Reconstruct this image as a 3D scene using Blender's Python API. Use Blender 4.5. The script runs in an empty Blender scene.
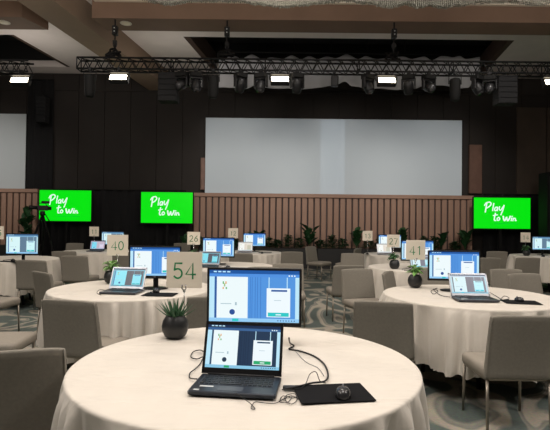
import bpy, math, random
from mathutils import Vector, Matrix, noise
random.seed(7)
S = bpy.context.scene
COL = S.collection
PI = math.pi
R = math.radians

# ------------------------------------------------------------------ camera
FPX, CAMZ, PITCH, ROLL = 482.0, 1.43, 0.0150, 0.011
cd = bpy.data.cameras.new('camera'); cam = bpy.data.objects.new('camera', cd); COL.objects.link(cam)
cd.sensor_fit = 'HORIZONTAL'; cd.sensor_width = 36.0; cd.lens = FPX / 550 * 36; cd.clip_end = 200
CM = Matrix.Translation((0, 0, CAMZ)) @ Matrix.Rotation(PI/2 + PITCH, 4, 'X') @ Matrix.Rotation(ROLL, 4, 'Z')
cam.matrix_world = CM
S.camera = cam

def ray(px, py):
    return (CM.to_3x3() @ Vector((px - 275, 215 - py, -FPX)))
def onz(px, py, z):                 # point of the horizontal plane z seen at a pixel
    v = ray(px, py); t = (z - CAMZ) / v.z
    return Vector((v.x*t, v.y*t, z))
def ony(px, py, Y):                 # point of the vertical plane y = Y seen at a pixel
    v = ray(px, py); t = Y / v.y
    return Vector((v.x*t, Y, CAMZ + v.z*t))

# ------------------------------------------------------------------ materials
MATS = {}
def mat(name, col, rough=.6, metal=0, emit=None, estr=1.0, noise_amt=0, noise_scale=20, bump=0, bscale=200, sheen=0, spec=None):
    if name in MATS: return MATS[name]
    m = bpy.data.materials.new(name); m.use_nodes = True; nt = m.node_tree
    b = nt.nodes['Principled BSDF']
    b.inputs['Base Color'].default_value = (*col, 1); b.inputs['Roughness'].default_value = rough
    b.inputs['Metallic'].default_value = metal
    if spec is not None: b.inputs['Specular IOR Level'].default_value = spec
    if sheen: b.inputs['Sheen Weight'].default_value = sheen
    if emit:
        b.inputs['Emission Color'].default_value = (*emit, 1); b.inputs['Emission Strength'].default_value = estr
    if noise_amt or bump:
        tc = nt.nodes.new('ShaderNodeTexCoord')
    if noise_amt:
        n = nt.nodes.new('ShaderNodeTexNoise'); n.inputs['Scale'].default_value = noise_scale; n.inputs['Detail'].default_value = 5
        nt.links.new(tc.outputs['Object'], n.inputs['Vector'])
        r = nt.nodes.new('ShaderNodeMapRange'); r.inputs['From Min'].default_value = .3; r.inputs['From Max'].default_value = .7
        r.inputs['To Min'].default_value = 1-noise_amt; r.inputs['To Max'].default_value = 1+noise_amt
        nt.links.new(n.outputs['Fac'], r.inputs['Value'])
        x = nt.nodes.new('ShaderNodeVectorMath'); x.operation = 'SCALE'; x.inputs[0].default_value = col
        nt.links.new(r.outputs['Result'], x.inputs['Scale']); nt.links.new(x.outputs['Vector'], b.inputs['Base Color'])
    if bump:
        n2 = nt.nodes.new('ShaderNodeTexNoise'); n2.inputs['Scale'].default_value = bscale; n2.inputs['Detail'].default_value = 3
        nt.links.new(tc.outputs['Object'], n2.inputs['Vector'])
        bp = nt.nodes.new('ShaderNodeBump'); bp.inputs['Strength'].default_value = bump; bp.inputs['Distance'].default_value = .01
        nt.links.new(n2.outputs['Fac'], bp.inputs['Height']); nt.links.new(bp.outputs['Normal'], b.inputs['Normal'])
    MATS[name] = m
    return m
def creases(m, deg, scale, strength, dist):           # long soft wrinkles in a cloth
    nt = m.node_tree; N = nt.nodes; L = nt.links; b = N['Principled BSDF']
    tc = N.new('ShaderNodeTexCoord'); mp = N.new('ShaderNodeMapping'); mp.inputs['Rotation'].default_value = (0, 0, math.radians(deg)); mp.inputs['Scale'].default_value = scale
    n = N.new('ShaderNodeTexNoise'); n.inputs['Scale'].default_value = 1; n.inputs['Detail'].default_value = 3; n.inputs['Distortion'].default_value = .6
    bp = N.new('ShaderNodeBump'); bp.inputs['Strength'].default_value = strength; bp.inputs['Distance'].default_value = dist
    L.new(tc.outputs['Object'], mp.inputs['Vector']); L.new(mp.outputs['Vector'], n.inputs['Vector']); L.new(n.outputs['Fac'], bp.inputs['Height'])
    if b.inputs['Normal'].links: L.new(b.inputs['Normal'].links[0].from_socket, bp.inputs['Normal'])
    L.new(bp.outputs['Normal'], b.inputs['Normal'])
def hexc(r, g, b):
    f = lambda c: (c/255/12.92) if c/255 <= .04045 else ((c/255+.055)/1.055)**2.4
    return (f(r), f(g), f(b))
def glow(name, rgb, s=1.0):         # a lit patch of a display
    c = hexc(*rgb)
    return mat(name, (0.01, .01, .01), .3, emit=c, estr=s, spec=.2)

M_CLOTH = mat('ivory_tablecloth', hexc(206, 199, 188), .85, noise_amt=.03, noise_scale=6, bump=.5, bscale=7, sheen=.2)
creases(M_CLOTH, 38, (1.8, 7.5, 1.2), .6, .035)
M_CHAIR = mat('taupe_upholstery', hexc(124, 119, 109), .85, noise_amt=.07, noise_scale=60, bump=.15, bscale=300)
M_SEAT = mat('taupe_seat_upholstery', hexc(136, 129, 118), .7, noise_amt=.05, noise_scale=60, bump=.1, bscale=300)
M_LEG = mat('brushed_steel_leg', hexc(150, 142, 130), .35, .8)
M_BLK = mat('black_plastic', (.008, .008, .009), .45, spec=.3)
M_BLKM = mat('black_matte', (.007, .007, .007), .75, spec=.2)
M_PAD = mat('black_rubber_fabric', (.006, .006, .007), .9, spec=.15)
M_GREYP = mat('grey_plastic', hexc(90, 92, 96), .4)
M_SILV = mat('silver_laptop', hexc(150, 152, 158), .35, .6)
M_LAPD = mat('dark_blue_black_laptop', (.016, .022, .034), .33, .3)
M_KEY = mat('laptop_key', (.01, .011, .014), .45)
M_KEYG = mat('keyboard_well', (.035, .045, .06), .4)
M_WHT = mat('white_sticker', hexc(190, 195, 195), .5)
M_SIGN = mat('beige_card', hexc(224, 215, 198), .7)
M_NUM = mat('green_numeral_ink', hexc(0, 128, 74), .6)
M_NUMG = mat('pale_green_numeral_ink', hexc(62, 118, 72), .6)
M_CHROME = mat('chrome_clip', hexc(200, 200, 200), .2, .9)
M_POT = mat('black_ceramic_pot', (.016, .017, .018), .45)
M_SOIL = mat('dark_soil', (.02, .014, .01), .9)
M_SUCC = mat('succulent_green', hexc(52, 92, 60), .5, noise_amt=.3, noise_scale=40)
M_LEAF = mat('bright_leaf', hexc(112, 162, 82), .5, noise_amt=.3, noise_scale=30)
M_DLEAF = mat('dark_leaf', hexc(38, 76, 42), .5, noise_amt=.35, noise_scale=15)
M_WOOD = mat('brown_slat_board', hexc(158, 126, 108), .6, noise_amt=.06, noise_scale=3)
M_WOODGAP = mat('dark_board_behind_slats', hexc(84, 73, 71), .8)
M_SCREEN = mat('projection_fabric', hexc(192, 200, 204), .9)
M_TRUSS = mat('black_truss_metal', (.009, .009, .01), .55, .2, spec=.3)
M_CEIL = mat('grey_ceiling', hexc(230, 220, 216), .95, noise_amt=.04, noise_scale=2)
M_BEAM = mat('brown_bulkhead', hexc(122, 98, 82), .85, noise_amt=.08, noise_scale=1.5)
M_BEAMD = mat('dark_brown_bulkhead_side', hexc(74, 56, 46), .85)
M_TRIM = mat('pale_ledge', hexc(215, 205, 190), .7)
M_WALL = mat('dark_walnut_wall', hexc(33, 27, 23), .8, noise_amt=.2, noise_scale=1.2)
M_WPAN = mat('walnut_wall_panel', hexc(35, 29, 25), .75, noise_amt=.15, noise_scale=1.5)
M_WPANL = mat('lighter_walnut_panel', hexc(72, 61, 52), .55, noise_amt=.15, noise_scale=2)
M_DRAPE = mat('black_drape', (.006, .006, .007), .95)
M_COPPER = mat('copper_strip', hexc(112, 84, 72), .5, .2, noise_amt=.15, noise_scale=4)
M_BEAD = mat('grey_crystal_bead', hexc(118, 117, 108), .6, .0, noise_amt=.2, noise_scale=30)
M_BEADD = mat('smoky_crystal_bead', hexc(120, 122, 126), .4, .1, noise_amt=.15, noise_scale=6)
M_GREEN = glow('display_green', (0, 228, 14), 1.0)
M_LETTER = glow('display_white_lettering', (225, 250, 235), 1.0)
M_LINE = glow('display_dim_green_line', (10, 195, 60), 1.0)
M_LAMP = mat('lit_warm_led_panel', (.8, .8, .8), .5, emit=(1, .86, .62), estr=14)
M_DISC = mat('frosted_downlight_disc', hexc(235, 225, 205), .6)
M_PLANTER = mat('black_planter_box', (.018, .018, .018), .6)

def carpet():
    m = bpy.data.materials.new('swirl_carpet'); m.use_nodes = True; nt = m.node_tree; N = nt.nodes; L = nt.links
    b = N['Principled BSDF']; b.inputs['Roughness'].default_value = .95; b.inputs['Specular IOR Level'].default_value = .1
    tc = N.new('ShaderNodeTexCoord')
    mp = N.new('ShaderNodeMapping'); mp.inputs['Scale'].default_value = (1.25, .8, 1); L.new(tc.outputs['Object'], mp.inputs['Vector'])
    n = N.new('ShaderNodeTexNoise'); n.inputs['Scale'].default_value = .75; n.inputs['Detail'].default_value = 2.2; n.inputs['Roughness'].default_value = .45
    n.inputs['Distortion'].default_value = .7
    L.new(mp.outputs['Vector'], n.inputs['Vector'])
    k = N.new('ShaderNodeMath'); k.operation = 'MULTIPLY'; k.inputs[1].default_value = 8; L.new(n.outputs['Fac'], k.inputs[0])
    f = N.new('ShaderNodeMath'); f.operation = 'FRACT'; L.new(k.outputs[0], f.inputs[0])
    r = N.new('ShaderNodeValToRGB'); L.new(f.outputs[0], r.inputs['Fac'])
    e = r.color_ramp.elements
    e[0].position = 0; e[0].color = (*hexc(96, 108, 103), 1)
    e[1].position = 1; e[1].color = (*hexc(96, 108, 103), 1)
    for p, c in ((.26, (96, 108, 103)), (.36, (170, 162, 145)), (.56, (180, 171, 152)), (.64, (130, 132, 122)), (.76, (150, 147, 134)), (.84, (96, 108, 103))):
        q = e.new(p); q.color = (*hexc(*c), 1)
    n2 = N.new('ShaderNodeTexNoise'); n2.inputs['Scale'].default_value = 45; L.new(tc.outputs['Object'], n2.inputs['Vector'])
    mx = N.new('ShaderNodeMix'); mx.data_type = 'RGBA'; mx.blend_type = 'MULTIPLY'; mx.inputs[0].default_value = .5
    L.new(r.outputs['Color'], mx.inputs[6]); L.new(n2.outputs['Color'], mx.inputs[7]); 
    hs = N.new('ShaderNodeHueSaturation'); hs.inputs['Saturation'].default_value = .8; hs.inputs['Value'].default_value = 1.0
    L.new(mx.outputs[2], hs.inputs['Color']); L.new(hs.outputs['Color'], b.inputs['Base Color'])
    return m
M_CARPET = carpet()

# ------------------------------------------------------------------ mesh collector
class MB:
    def __init__(s): s.v = []; s.f = []; s.mi = []; s.sm = []
    def add(s, vs, fs, mi=0, smooth=False, M=None):
        o = len(s.v)
        for v in vs:
            v = Vector(v)
            s.v.append(M @ v if M else v)
        for f in fs:
            s.f.append([i + o for i in f]); s.mi.append(mi); s.sm.append(smooth)
        return s
    def box(s, c, d, mi=0, M=None, bev=0):
        cx, cy, cz = c; x, y, z = d[0]/2, d[1]/2, d[2]/2
        if bev:
            b = bev; vs = []; 
            ring = lambda X, Y, Z: [(cx-X+b, cy-Y, Z), (cx+X-b, cy-Y, Z), (cx+X, cy-Y+b, Z), (cx+X, cy+Y-b, Z), (cx+X-b, cy+Y, Z), (cx-X+b, cy+Y, Z), (cx-X, cy+Y-b, Z), (cx-X, cy-Y+b, Z)]
            vs = ring(x-b*.6, y-b*.6, cz-z) + ring(x, y, cz-z+b*.6) + ring(x, y, cz+z-b*.6) + ring(x-b*.6, y-b*.6, cz+z)
            fs = [list(range(7, -1, -1)), list(range(24, 32))]
            for k in range(3):
                for i in range(8): fs.append([k*8+i, k*8+(i+1) % 8, k*8+8+(i+1) % 8, k*8+8+i])
            return s.add(vs, fs, mi, False, M)
        vs = [(cx+a*x, cy+e*y, cz+g*z) for g in (-1, 1) for a, e in ((-1, -1), (1, -1), (1, 1), (-1, 1))]
        return s.add(vs, [(3, 2, 1, 0), (4, 5, 6, 7), (0, 1, 5, 4), (1, 2, 6, 5), (2, 3, 7, 6), (3, 0, 4, 7)], mi, False, M)
    def hexa(s, pts, mi=0):          # 8 points: bottom ring of four, top ring of four
        return s.add(pts, [(3, 2, 1, 0), (4, 5, 6, 7), (0, 1, 5, 4), (1, 2, 6, 5), (2, 3, 7, 6), (3, 0, 4, 7)], mi)
    def tube(s, pts, r, n=8, mi=0, caps=True, M=None, smooth=True):
        pts = [Vector(p) for p in pts]; rs = r if isinstance(r, (list, tuple)) else [r]*len(pts)
        vs = []; prev = None
        for i, p in enumerate(pts):
            t = (pts[min(i+1, len(pts)-1)] - pts[max(i-1, 0)])
            t = t.normalized() if t.length > 1e-9 else Vector((0, 0, 1))
            if prev is None:
                a = Vector((0, 0, 1)) if abs(t.z) < .9 else Vector((1, 0, 0))
                u = t.cross(a).normalized()
            else:
                u = (prev - t*prev.dot(t)); u = u.normalized() if u.length > 1e-6 else t.orthogonal().normalized()
            prev = u; w = t.cross(u)
            for k in range(n):
                a = 2*PI*k/n; vs.append(p + (u*math.cos(a) + w*math.sin(a))*rs[i])
        fs = []
        for i in range(len(pts)-1):
            for k in range(n): fs.append([i*n+k, i*n+(k+1) % n, (i+1)*n+(k+1) % n, (i+1)*n+k])
        if caps: fs += [list(range(n-1, -1, -1)), [(len(pts)-1)*n+k for k in range(n)]]
        return s.add(vs, fs, mi, smooth, M)
    def lathe(s, prof, n=24, mi=0, M=None, c=(0, 0, 0)):
        vs = [(c[0]+r*math.cos(2*PI*k/n), c[1]+r*math.sin(2*PI*k/n), c[2]+z) for r, z in prof for k in range(n)]
        fs = []
        for i in range(len(prof)-1):
            for k in range(n): fs.append([i*n+k, i*n+(k+1) % n, (i+1)*n+(k+1) % n, (i+1)*n+k])
        if prof[0][0] > 1e-4: fs.append(list(range(n-1, -1, -1)))
        if prof[-1][0] > 1e-4: fs.append([(len(prof)-1)*n+k for k in range(n)])
        return s.add(vs, fs, mi, True, M)
    def ball(s, c, r, n=8, m=6, mi=0, sz=1, M=None):
        return s.lathe([(r*math.sin(PI*i/m)+1e-5, -r*sz*math.cos(PI*i/m)) for i in range(m+1)], n, mi, M, c)
    def build(s, name, mats, parent=None, M=None):
        me = bpy.data.meshes.new(name); me.from_pydata([tuple(v) for v in s.v], [], s.f)
        if not isinstance(mats, (list, tuple)): mats = [mats]
        for m in mats: me.materials.append(m)
        me.polygons.foreach_set('material_index', s.mi); me.polygons.foreach_set('use_smooth', s.sm); me.update()
        o = bpy.data.objects.new(name, me); COL.objects.link(o)
        if parent: o.parent = parent
        return o

def tag(o, label=None, cat=None, group=None, kind=None):
    if label: o['label'] = label
    if cat: o['category'] = cat
    if group: o['group'] = group
    if kind: o['kind'] = kind
    return o
def thing(name, loc=(0, 0, 0), rz=0):
    o = bpy.data.objects.new(name, None); COL.objects.link(o); o.location = loc; o.rotation_euler.z = rz
    o.empty_display_size = .1
    return o
def copy_tree(o, parent=None):
    c = o.copy(); COL.objects.link(c)
    if parent: c.parent = parent
    for ch in KIDS.get(o.name, []): copy_tree(ch, c)
    return c
KIDS = {}
def learn(root):
    KIDS[root.name] = [x for x in bpy.data.objects if x.parent == root]
    for k in KIDS[root.name]: learn(k)
USED = set()
def inst(proto, loc, rz, label, cat, group=None):   # the first use takes the original itself
    if proto.name in USED: o = copy_tree(proto)
    else: o = proto; USED.add(proto.name)
    o.location = loc; o.rotation_euler.z = rz
    return tag(o, label, cat, group)
def catmull(P, n=6):
    P = [Vector(p) for p in P]; out = []
    for i in range(len(P)-1):
        a, b, c, d = P[max(i-1, 0)], P[i], P[i+1], P[min(i+2, len(P)-1)]
        for k in range(n):
            t = k/n; out.append(.5*((2*b) + (c-a)*t + (2*a-5*b+4*c-d)*t*t + (3*b-a-3*c+d)*t**3))
    out.append(P[-1]); return out
def struct(name, mb, m): return tag(mb.build(name, m), kind='structure')

# ------------------------------------------------------------------ room shell
YB = 15.9; ZC = 6.28
SK = .145                                            # the ceiling grid runs slightly askew to the camera
m = MB(); m.box((0, 5.5, -.05), (34, 22, .1)); struct('floor', m, M_CARPET)
m = MB(); m.box((0, YB+.1, 3.6), (34, .2, 7.4)); struct('wall_back', m, M_WALL)
m = MB(); m.box((-14.1, 5.5, 3.6), (.2, 21, 7.4)); struct('wall_left', m, M_WALL)
m = MB(); m.box((13.1, 5.5, 3.6), (.2, 21, 7.4)); struct('wall_right', m, M_WALL)
m = MB(); m.box((0, -5.1, 3.6), (34, .2, 7.4)); struct('wall_rear', m, M_WALL)
# ceiling: slabs around two recessed pits
def slab(m, x0, x1, y0, y1, z0, z1, mi=0):           # x given at y0 .. skewed towards the back
    f = lambda x, y: x + SK*(y-12.6)
    m.hexa([(f(x0, y0), y0, z0), (f(x1, y0), y0, z0), (f(x1, y1), y1, z0), (f(x0, y1), y1, z0),
            (f(x0, y0), y0, z1), (f(x1, y0), y0, z1), (f(x1, y1), y1, z1), (f(x0, y1), y1, z1)], mi)
PY0, PY1 = 12.6, 15.2
m = MB()
m.box((0, 3.8, ZC+.1), (34, 17.6, .2))
slab(m, -17, 17, PY1, YB, ZC, ZC+.2)
slab(m, -6.92, -2.46, PY0, PY1, ZC, ZC+.2); slab(m, 6.24, 17, PY0, PY1, ZC, ZC+.2); slab(m, -17, -13.2, PY0, PY1, ZC, ZC+.2)
struct('ceiling', m, M_CEIL)
M_PIT = mat('black_ceiling_recess', (.01, .01, .01), .9)
m = MB(); m.box((0, (PY0+PY1)/2, 7.15), (34, 2.8, .1)); m.box((0, PY0-.05, 6.8), (34, .1, .66)); m.box((0, PY1+.05, 6.8), (34, .1, .66)); struct('trim_1', m, M_PIT)
m = MB()
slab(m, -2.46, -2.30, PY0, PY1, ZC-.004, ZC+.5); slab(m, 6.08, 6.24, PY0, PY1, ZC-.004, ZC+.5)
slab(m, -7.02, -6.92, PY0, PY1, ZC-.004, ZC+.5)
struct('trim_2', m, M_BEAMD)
# cross bulkheads (soffit at 5.75) and the long bulkhead that runs to the back wall
ZS = 5.75
def lb(x, y): return x + SK*(y-10.2)
m = MB()
xr = lambda y: -4.18 + SK*(y-10.2)
m.hexa([(-3.96, 10.23, ZS), (13, 10.23, ZS), (13, 10.9, ZS), (-3.86, 10.9, ZS), (-3.96, 10.23, ZC), (13, 10.23, ZC), (13, 10.9, ZC), (-3.86, 10.9, ZC)])
m.hexa([(-14, 10.23, ZS), (-5.45, 10.23, ZS), (-5.2, 10.9, ZS), (-14, 10.9, ZS), (-14, 10.23, ZC), (-5.45, 10.23, ZC), (-5.2, 10.9, ZC), (-14, 10.9, ZC)])
struct('trim_3', m, M_BEAM)
m = MB()
def lng(x0, x1, z0, z1, mi=0, ya=3, yb=YB-.02):
    m.hexa([(lb(x0, ya), ya, z0), (lb(x1, ya), ya, z0), (lb(x1, yb), yb, z0), (lb(x0, yb), yb, z0), (lb(x0, ya), ya, z1), (lb(x1, ya), ya, z1), (lb(x1, yb), yb, z1), (lb(x0, yb), yb, z1)], mi)
lng(-5.0, -4.27, ZS-.02, ZC); struct('trim_4', m, mat('tan_bulkhead', hexc(136, 116, 98), .85, noise_amt=.06, noise_scale=1.5))
m = MB(); m.box((4.6, 10.19, 6.12), (17, .08, .05)); m.box((-9.9, 10.19, 6.12), (8.8, .08, .05)); struct('trim_5', m, M_TRIM)

# back wall panelling
for i, x in enumerate([-6.6, -5.75, -4.9, -4.05, -3.2]):
    pass
m = MB()
x = -13.4
while x < 13:
    m.box((x+.43, YB-.02, 3.3), (.845, .04, 5.9)); x += .86
struct('trim_6', m, M_WPAN)
m = MB(); m.box((0, YB-.04, 5.72), (27, .08, .05)); m.box((2, YB-.05, 5.95), (9.5, .1, .3)); struct('trim_7', m, M_WPAN)
pn = ony(530, 150, YB)
m = MB(); m.box((pn.x, YB-.06, 3.6), (.95, .06, 3.4)); m.box((pn.x+1.0, YB-.06, 3.6), (.95, .06, 3.4)); struct('trim_8', m, M_WPANL)
for (px, y0, y1, w, lab) in ((475, 145, 193.5, 12.5, 'tall copper coloured strip on dark wall right of big screen'), (203, 158, 190, 4.5, 'narrow copper coloured strip beside left edge of big screen')):
    a = ony(px, y0, YB-.1); b = ony(px, y1, YB-.1)
    m = MB(); m.box(((a.x+b.x)/2, YB-.12, (a.z+b.z)/2), (w/482*YB, .1, a.z-b.z), bev=.01)
    tag(m.build('wall_strip', M_COPPER), lab, 'wall panel')

# ------------------------------------------------------------------ slat walls, screens, displays
YS = 15.55
def slat_wall(px0, px1, py_top, lab, x0=None):
    a = ony(px0, py_top, YS); b = ony(px1, py_top, YS)
    if x0 is None: x0 = a.x
    x1 = b.x; zt = ony((px0+px1)/2, py_top, YS).z
    t = thing('slat_wall', ((x0+x1)/2, YS, 0)); w = x1-x0
    m = MB(); m.box((0, .09, zt/2), (w, .06, zt)); m.build('backing_board', M_WOODGAP, t)
    m = MB(); m.box((0, .0, zt-.06), (w, .14, .12), bev=.01); m.build('top_rail', M_WOOD, t)
    n = round(w/.205); p = w/n
    sl = MB(); sl.box((0, .02, (zt-.13)/2), (p-.05, .07, zt-.13), bev=.008)
    me = None
    for i in range(n):
        if me is None: o = sl.build('slat', M_WOOD, t); me = o
        else: o = me.copy(); COL.objects.link(o)
        o.location = (-w/2 + p*(i+.5), 0, 0)
    return tag(t, lab, 'slatted wall')
slat_wall(193.5, 473, 194.3, 'wide brown vertical slat wall below the big central screen')
slat_wall(0, 38.5, 188.8, 'brown vertical slat wall at far left beneath partly seen screen', x0=-11.5)

def big_screen(px0, px1, pyt, pyb, lab, x0=None):
    Y = YS + .06
    a = ony(px0, pyt, Y); b = ony(px1, pyt, Y)
    pm = (px0+px1)/2; zt = ony(pm, pyt, Y).z; zb = ony(pm, pyb, Y).z - .03
    if x0 is None: x0 = a.x
    t = thing('projection_screen', ((x0+b.x)/2, Y+.1, zb)); w = b.x-x0; h = zt-zb
    m = MB(); m.box((0, .03, h/2), (w-.06, .06, h-.06)); m.build('frame', M_BLKM, t)
    m = MB(); m.box((0, -.012, h/2), (w, .02, h)); m.build('screen_fabric', M_SCREEN, t)
    return tag(t, lab, 'projection screen'), w, h, zb, (x0+b.x)/2
_, SW, SH, SZB, SXC = big_screen(205.5, 463, 118.5, 194.3, 'large wide pale projection screen at centre above the slats')
big_screen(0, 25, 113.3, 188.8, 'pale projection screen cut off by left edge of picture', x0=-12.2)

def ribbon(m, pts, w, y=0, mi=0, M=None):            # a flat pen stroke in the xz plane facing -y
    pts = [Vector((p[0], p[1])) for p in pts]; vs = []
    for i, p in enumerate(pts):
        t = pts[min(i+1, len(pts)-1)] - pts[max(i-1, 0)]
        t = t.normalized() if t.length > 1e-9 else Vector((1, 0))
        n = Vector((-t.y, t.x))*w/2
        e = t*(w*.3 if i == len(pts)-1 else (-w*.3 if i == 0 else 0))
        vs += [(p.x+e.x+n.x, y, p.y+e.y+n.y), (p.x+e.x-n.x, y, p.y+e.y-n.y)]
    m.add(vs, [(2*i, 2*i+1, 2*i+3, 2*i+2) for i in range(len(pts)-1)], mi, False, M)
def curve2(P, n=5):
    return [(v.x, v.y) for v in catmull([(p[0], p[1], 0) for p in P], n)]

PLAY = [  # strokes of the brush lettering, display units
    ([(127, 72), (120, 120), (113, 165)], 12), ([(106, 100), (120, 76), (150, 66), (166, 80), (152, 106), (122, 126)], 12),
    ([(190, 78), (184, 115), (180, 150)], 11), ([(224, 116), (208, 116), (197, 134), (202, 150), (216, 142), (226, 118), (222, 150)], 11),
    ([(242, 108), (240, 134), (252, 145), (268, 122), (284, 96)], 11), ([(284, 96), (270, 150), (254, 190)], 11),
    ([(205, 174), (197, 215), (195, 242), (208, 246)], 12), ([(184, 198), (224, 190)], 10),
    ([(236, 214), (222, 224), (222, 243), (237, 242), (244, 226), (234, 214)], 11),
    ([(276, 204), (280, 232), (288, 246), (300, 228), (306, 212), (310, 234), (318, 246), (332, 224), (340, 202)], 14),
    ([(353, 220), (348, 246)], 12), ([(356, 203), (357, 207)], 12),
    ([(368, 220), (363, 247)], 11), ([(366, 234), (380, 221), (387, 230), (384, 244), (394, 244)], 10)]
def display(px0, px1, pyt, pyb, Y, lab):
    a = ony(px0, (pyt+pyb)/2, Y); b = ony(px1, (pyt+pyb)/2, Y); zt = ony((px0+px1)/2, pyt, Y).z; zb = ony((px0+px1)/2, pyb, Y).z
    w, h = b.x-a.x, zt-zb
    t = thing('video_display', ((a.x+b.x)/2, Y, 0))
    m = MB(); m.box((0, .05, (zt+zb)/2), (w+.05, .08, h+.05), bev=.01); m.build('frame', M_BLK, t)
    m = MB(); c = (zt+zb)/2
    m.add([(-w/2, .006, zb), (w/2, .006, zb), (w/2, .006, zt), (-w/2, .006, zt)], [(0, 1, 2, 3)], 0)
    sx = w/513; sz = h/303
    f = lambda p: (-w/2 + (p[0]-10)*sx, zt - (p[1]-22)*sz)
    for k, (st, ww) in enumerate(PLAY):
        ribbon(m, [f(p) for p in curve2(st)], ww*sx, .003 - .0002*k, 1)
    ribbon(m, [f((195, 278)), f((300, 276)), f((410, 278))], 4*sx, .003, 2)
    m.build('screen', [M_GREEN, M_LETTER, M_LINE], t)
    m = MB(); m.box((0, .14, zb/2+.1), (.08, .06, zb+.1)); m.build('stand_pole', M_BLKM, t)
    m = MB(); m.box((0, .1, .02), (.9, .4, .04), bev=.01); m.build('stand_base', M_BLKM, t)
    return tag(t, lab, 'display')
display(39.3, 91, 190.3, 221, 15.1, 'bright green lit display with white lettering at far left behind the tripod')
display(141, 192.5, 192.3, 223, 15.1, 'bright green lit display with white lettering just left of central slats')
display(474, 530.5, 197.8, 228.6, 14.9, 'bright green lit display with white lettering right of the slat wall')

# black pipe-and-drape backing behind the displays
def drape(x0, x1, z1, Y, lab):
    t = thing('black_curtain', ((x0+x1)/2, Y, 0)); w = x1-x0
    m = MB(); n = int(w/.05); vs = []; 
    for i in range(n+1):
        x = -w/2+w*i/n; yy = .05*math.sin(i*.9)+.02*math.sin(i*2.3)
        vs += [(x, yy, .01), (x, yy*.6, z1)]
    m.add(vs, [(2*i, 2*i+2, 2*i+3, 2*i+1) for i in range(n)], 0, True); 
    c = m.build('cloth_panel', M_DRAPE, t); sm = c.modifiers.new('thick', 'SOLIDIFY'); sm.thickness = .01
    m = MB(); m.tube([(-w/2, 0, z1+.01), (w/2, 0, z1+.01)], .025); m.build('top_pipe', M_BLKM, t)
    return tag(t, lab, 'curtain')
drape(-7.25, -2.9, 2.4, 15.62, 'black floor length drape between the two left displays')
drape(6.75, 9.4, 2.4, 15.62, 'black floor length drape behind the right green display')
drape(-8.15, -7.3, 6.0, 15.74, 'tall black drape hanging beside the left projection screen')
a = ony(548, 170, 14.2)
t = thing('speaker_tower', (a.x+.1, 14.2, 0))
m = MB(); m.box((0, 0, 1.5), (.5, .5, 2.95), bev=.02); m.build('cabinet', M_BLKM, t)
m = MB(); m.box((0, -.255, 1.6), (.42, .02, 2.5), bev=.005); m.build('grille', M_BLK, t)
tag(t, 'tall black tower standing at the right edge beside green display', 'speaker')

# ------------------------------------------------------------------ trusses and lamps
def truss_part(x0, x1, yc, ztop, h, lab, hide=0):
    t = thing('lighting_truss', (x0, yc, ztop-h)); L = x1-x0; d = h
    m = MB()
    for y in (-d/2, d/2):
        for z in (0, h): m.tube([(0, y, z), (L, y, z)], .021, 6)
    m.build('main_chords', M_TRUSS, t)
    n = int(L/(h*1.05)); p = L/n; m = MB()
    for i in range(n):
        for y in (-d/2, d/2):
            z0, z1 = (0, h)
            m.tube([(i*p, y, z0), ((i+.5)*p, y, z1)], .011, 5); m.tube([((i+.5)*p, y, z1), ((i+1)*p, y, z0)], .011, 5)
        for z in (0, h): m.tube([(i*p, -d/2, z), ((i+1)*p, d/2, z)], .009, 4)
    m.build('diagonal_bracing', M_TRUSS, t)
    x = 0
    while x <= L:
        m = MB()
        for y in (-d/2, d/2): m.tube([(x, y, 0), (x, y, h)], .013, 5)
        for z in (0, h): m.tube([(x, -d/2, z), (x, d/2, z)], .013, 5)
        x += 2.0; m.build('end_frame', M_TRUSS, t)
    return tag(t, lab, 'truss')
YT = 10.3
ZT = ony(300, 61.5, YT).z; HT = .235
XT0 = ony(79, 60, YT).x
truss_part(XT0, 11, YT, ZT, HT, 'long black lattice truss hung across the ceiling above the screen')
ZT2 = ony(10, 62, YT).z
truss_part(-12.5, ony(31, 60, YT).x, YT, ZT2, HT, 'short black lattice truss at far left edge carrying one bright lamp')

def px_t(px, py=79): return ony(px, py, YT)
# bright LED flood panels
def make_flood():
    t = thing('flood_lamp')
    m = MB(); T = Matrix.Rotation(R(-28), 4, 'X')
    m.box((0, .07, -.0), (.40, .12, .16), bev=.015, M=T); m.build('housing', M_BLK, t)
    m = MB(); m.box((0, .003, 0), (.35, .012, .115), M=T); m.build('lamp_panel', M_LAMP, t)
    m = MB(); m.tube([(-.22, .07, 0), (-.22, .07, .10), (-.18, .07, .135), (.18, .07, .135), (.22, .07, .10), (.22, .07, 0)], .012, 6); m.build('yoke', M_TRUSS, t)
    m = MB(); m.tube([(0, .07, .13), (0, .07, .17)], .02, 6); m.box((0, .07, .19), (.06, .06, .07)); m.build('clamp', M_TRUSS, t)
    m = MB()
    m.box((0, -.02, .088), (.42, .06, .01), M=T); m.build('hood', M_BLK, t)
    learn(t); return t
FL = make_flood()
ZF = None
for px, py, lab in ((24, 73, 'glaring warm flood lamp on the short far left truss'), (121, 79.5, 'glaring warm flood lamp near the left end of long truss'),
                    (280, 82, 'glaring warm flood lamp hanging at middle of the long truss'), (385, 84, 'glaring warm flood lamp hung right of the middle hoist'),
                    (549, 85, 'glaring warm flood lamp at the right edge of the picture')):
    p = px_t(px, py)
    o = inst(FL, (p.x, YT-HT/2-.07, (ZT2 if px < 60 else ZT)-HT-.20), 0, lab, 'lamp')
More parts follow.
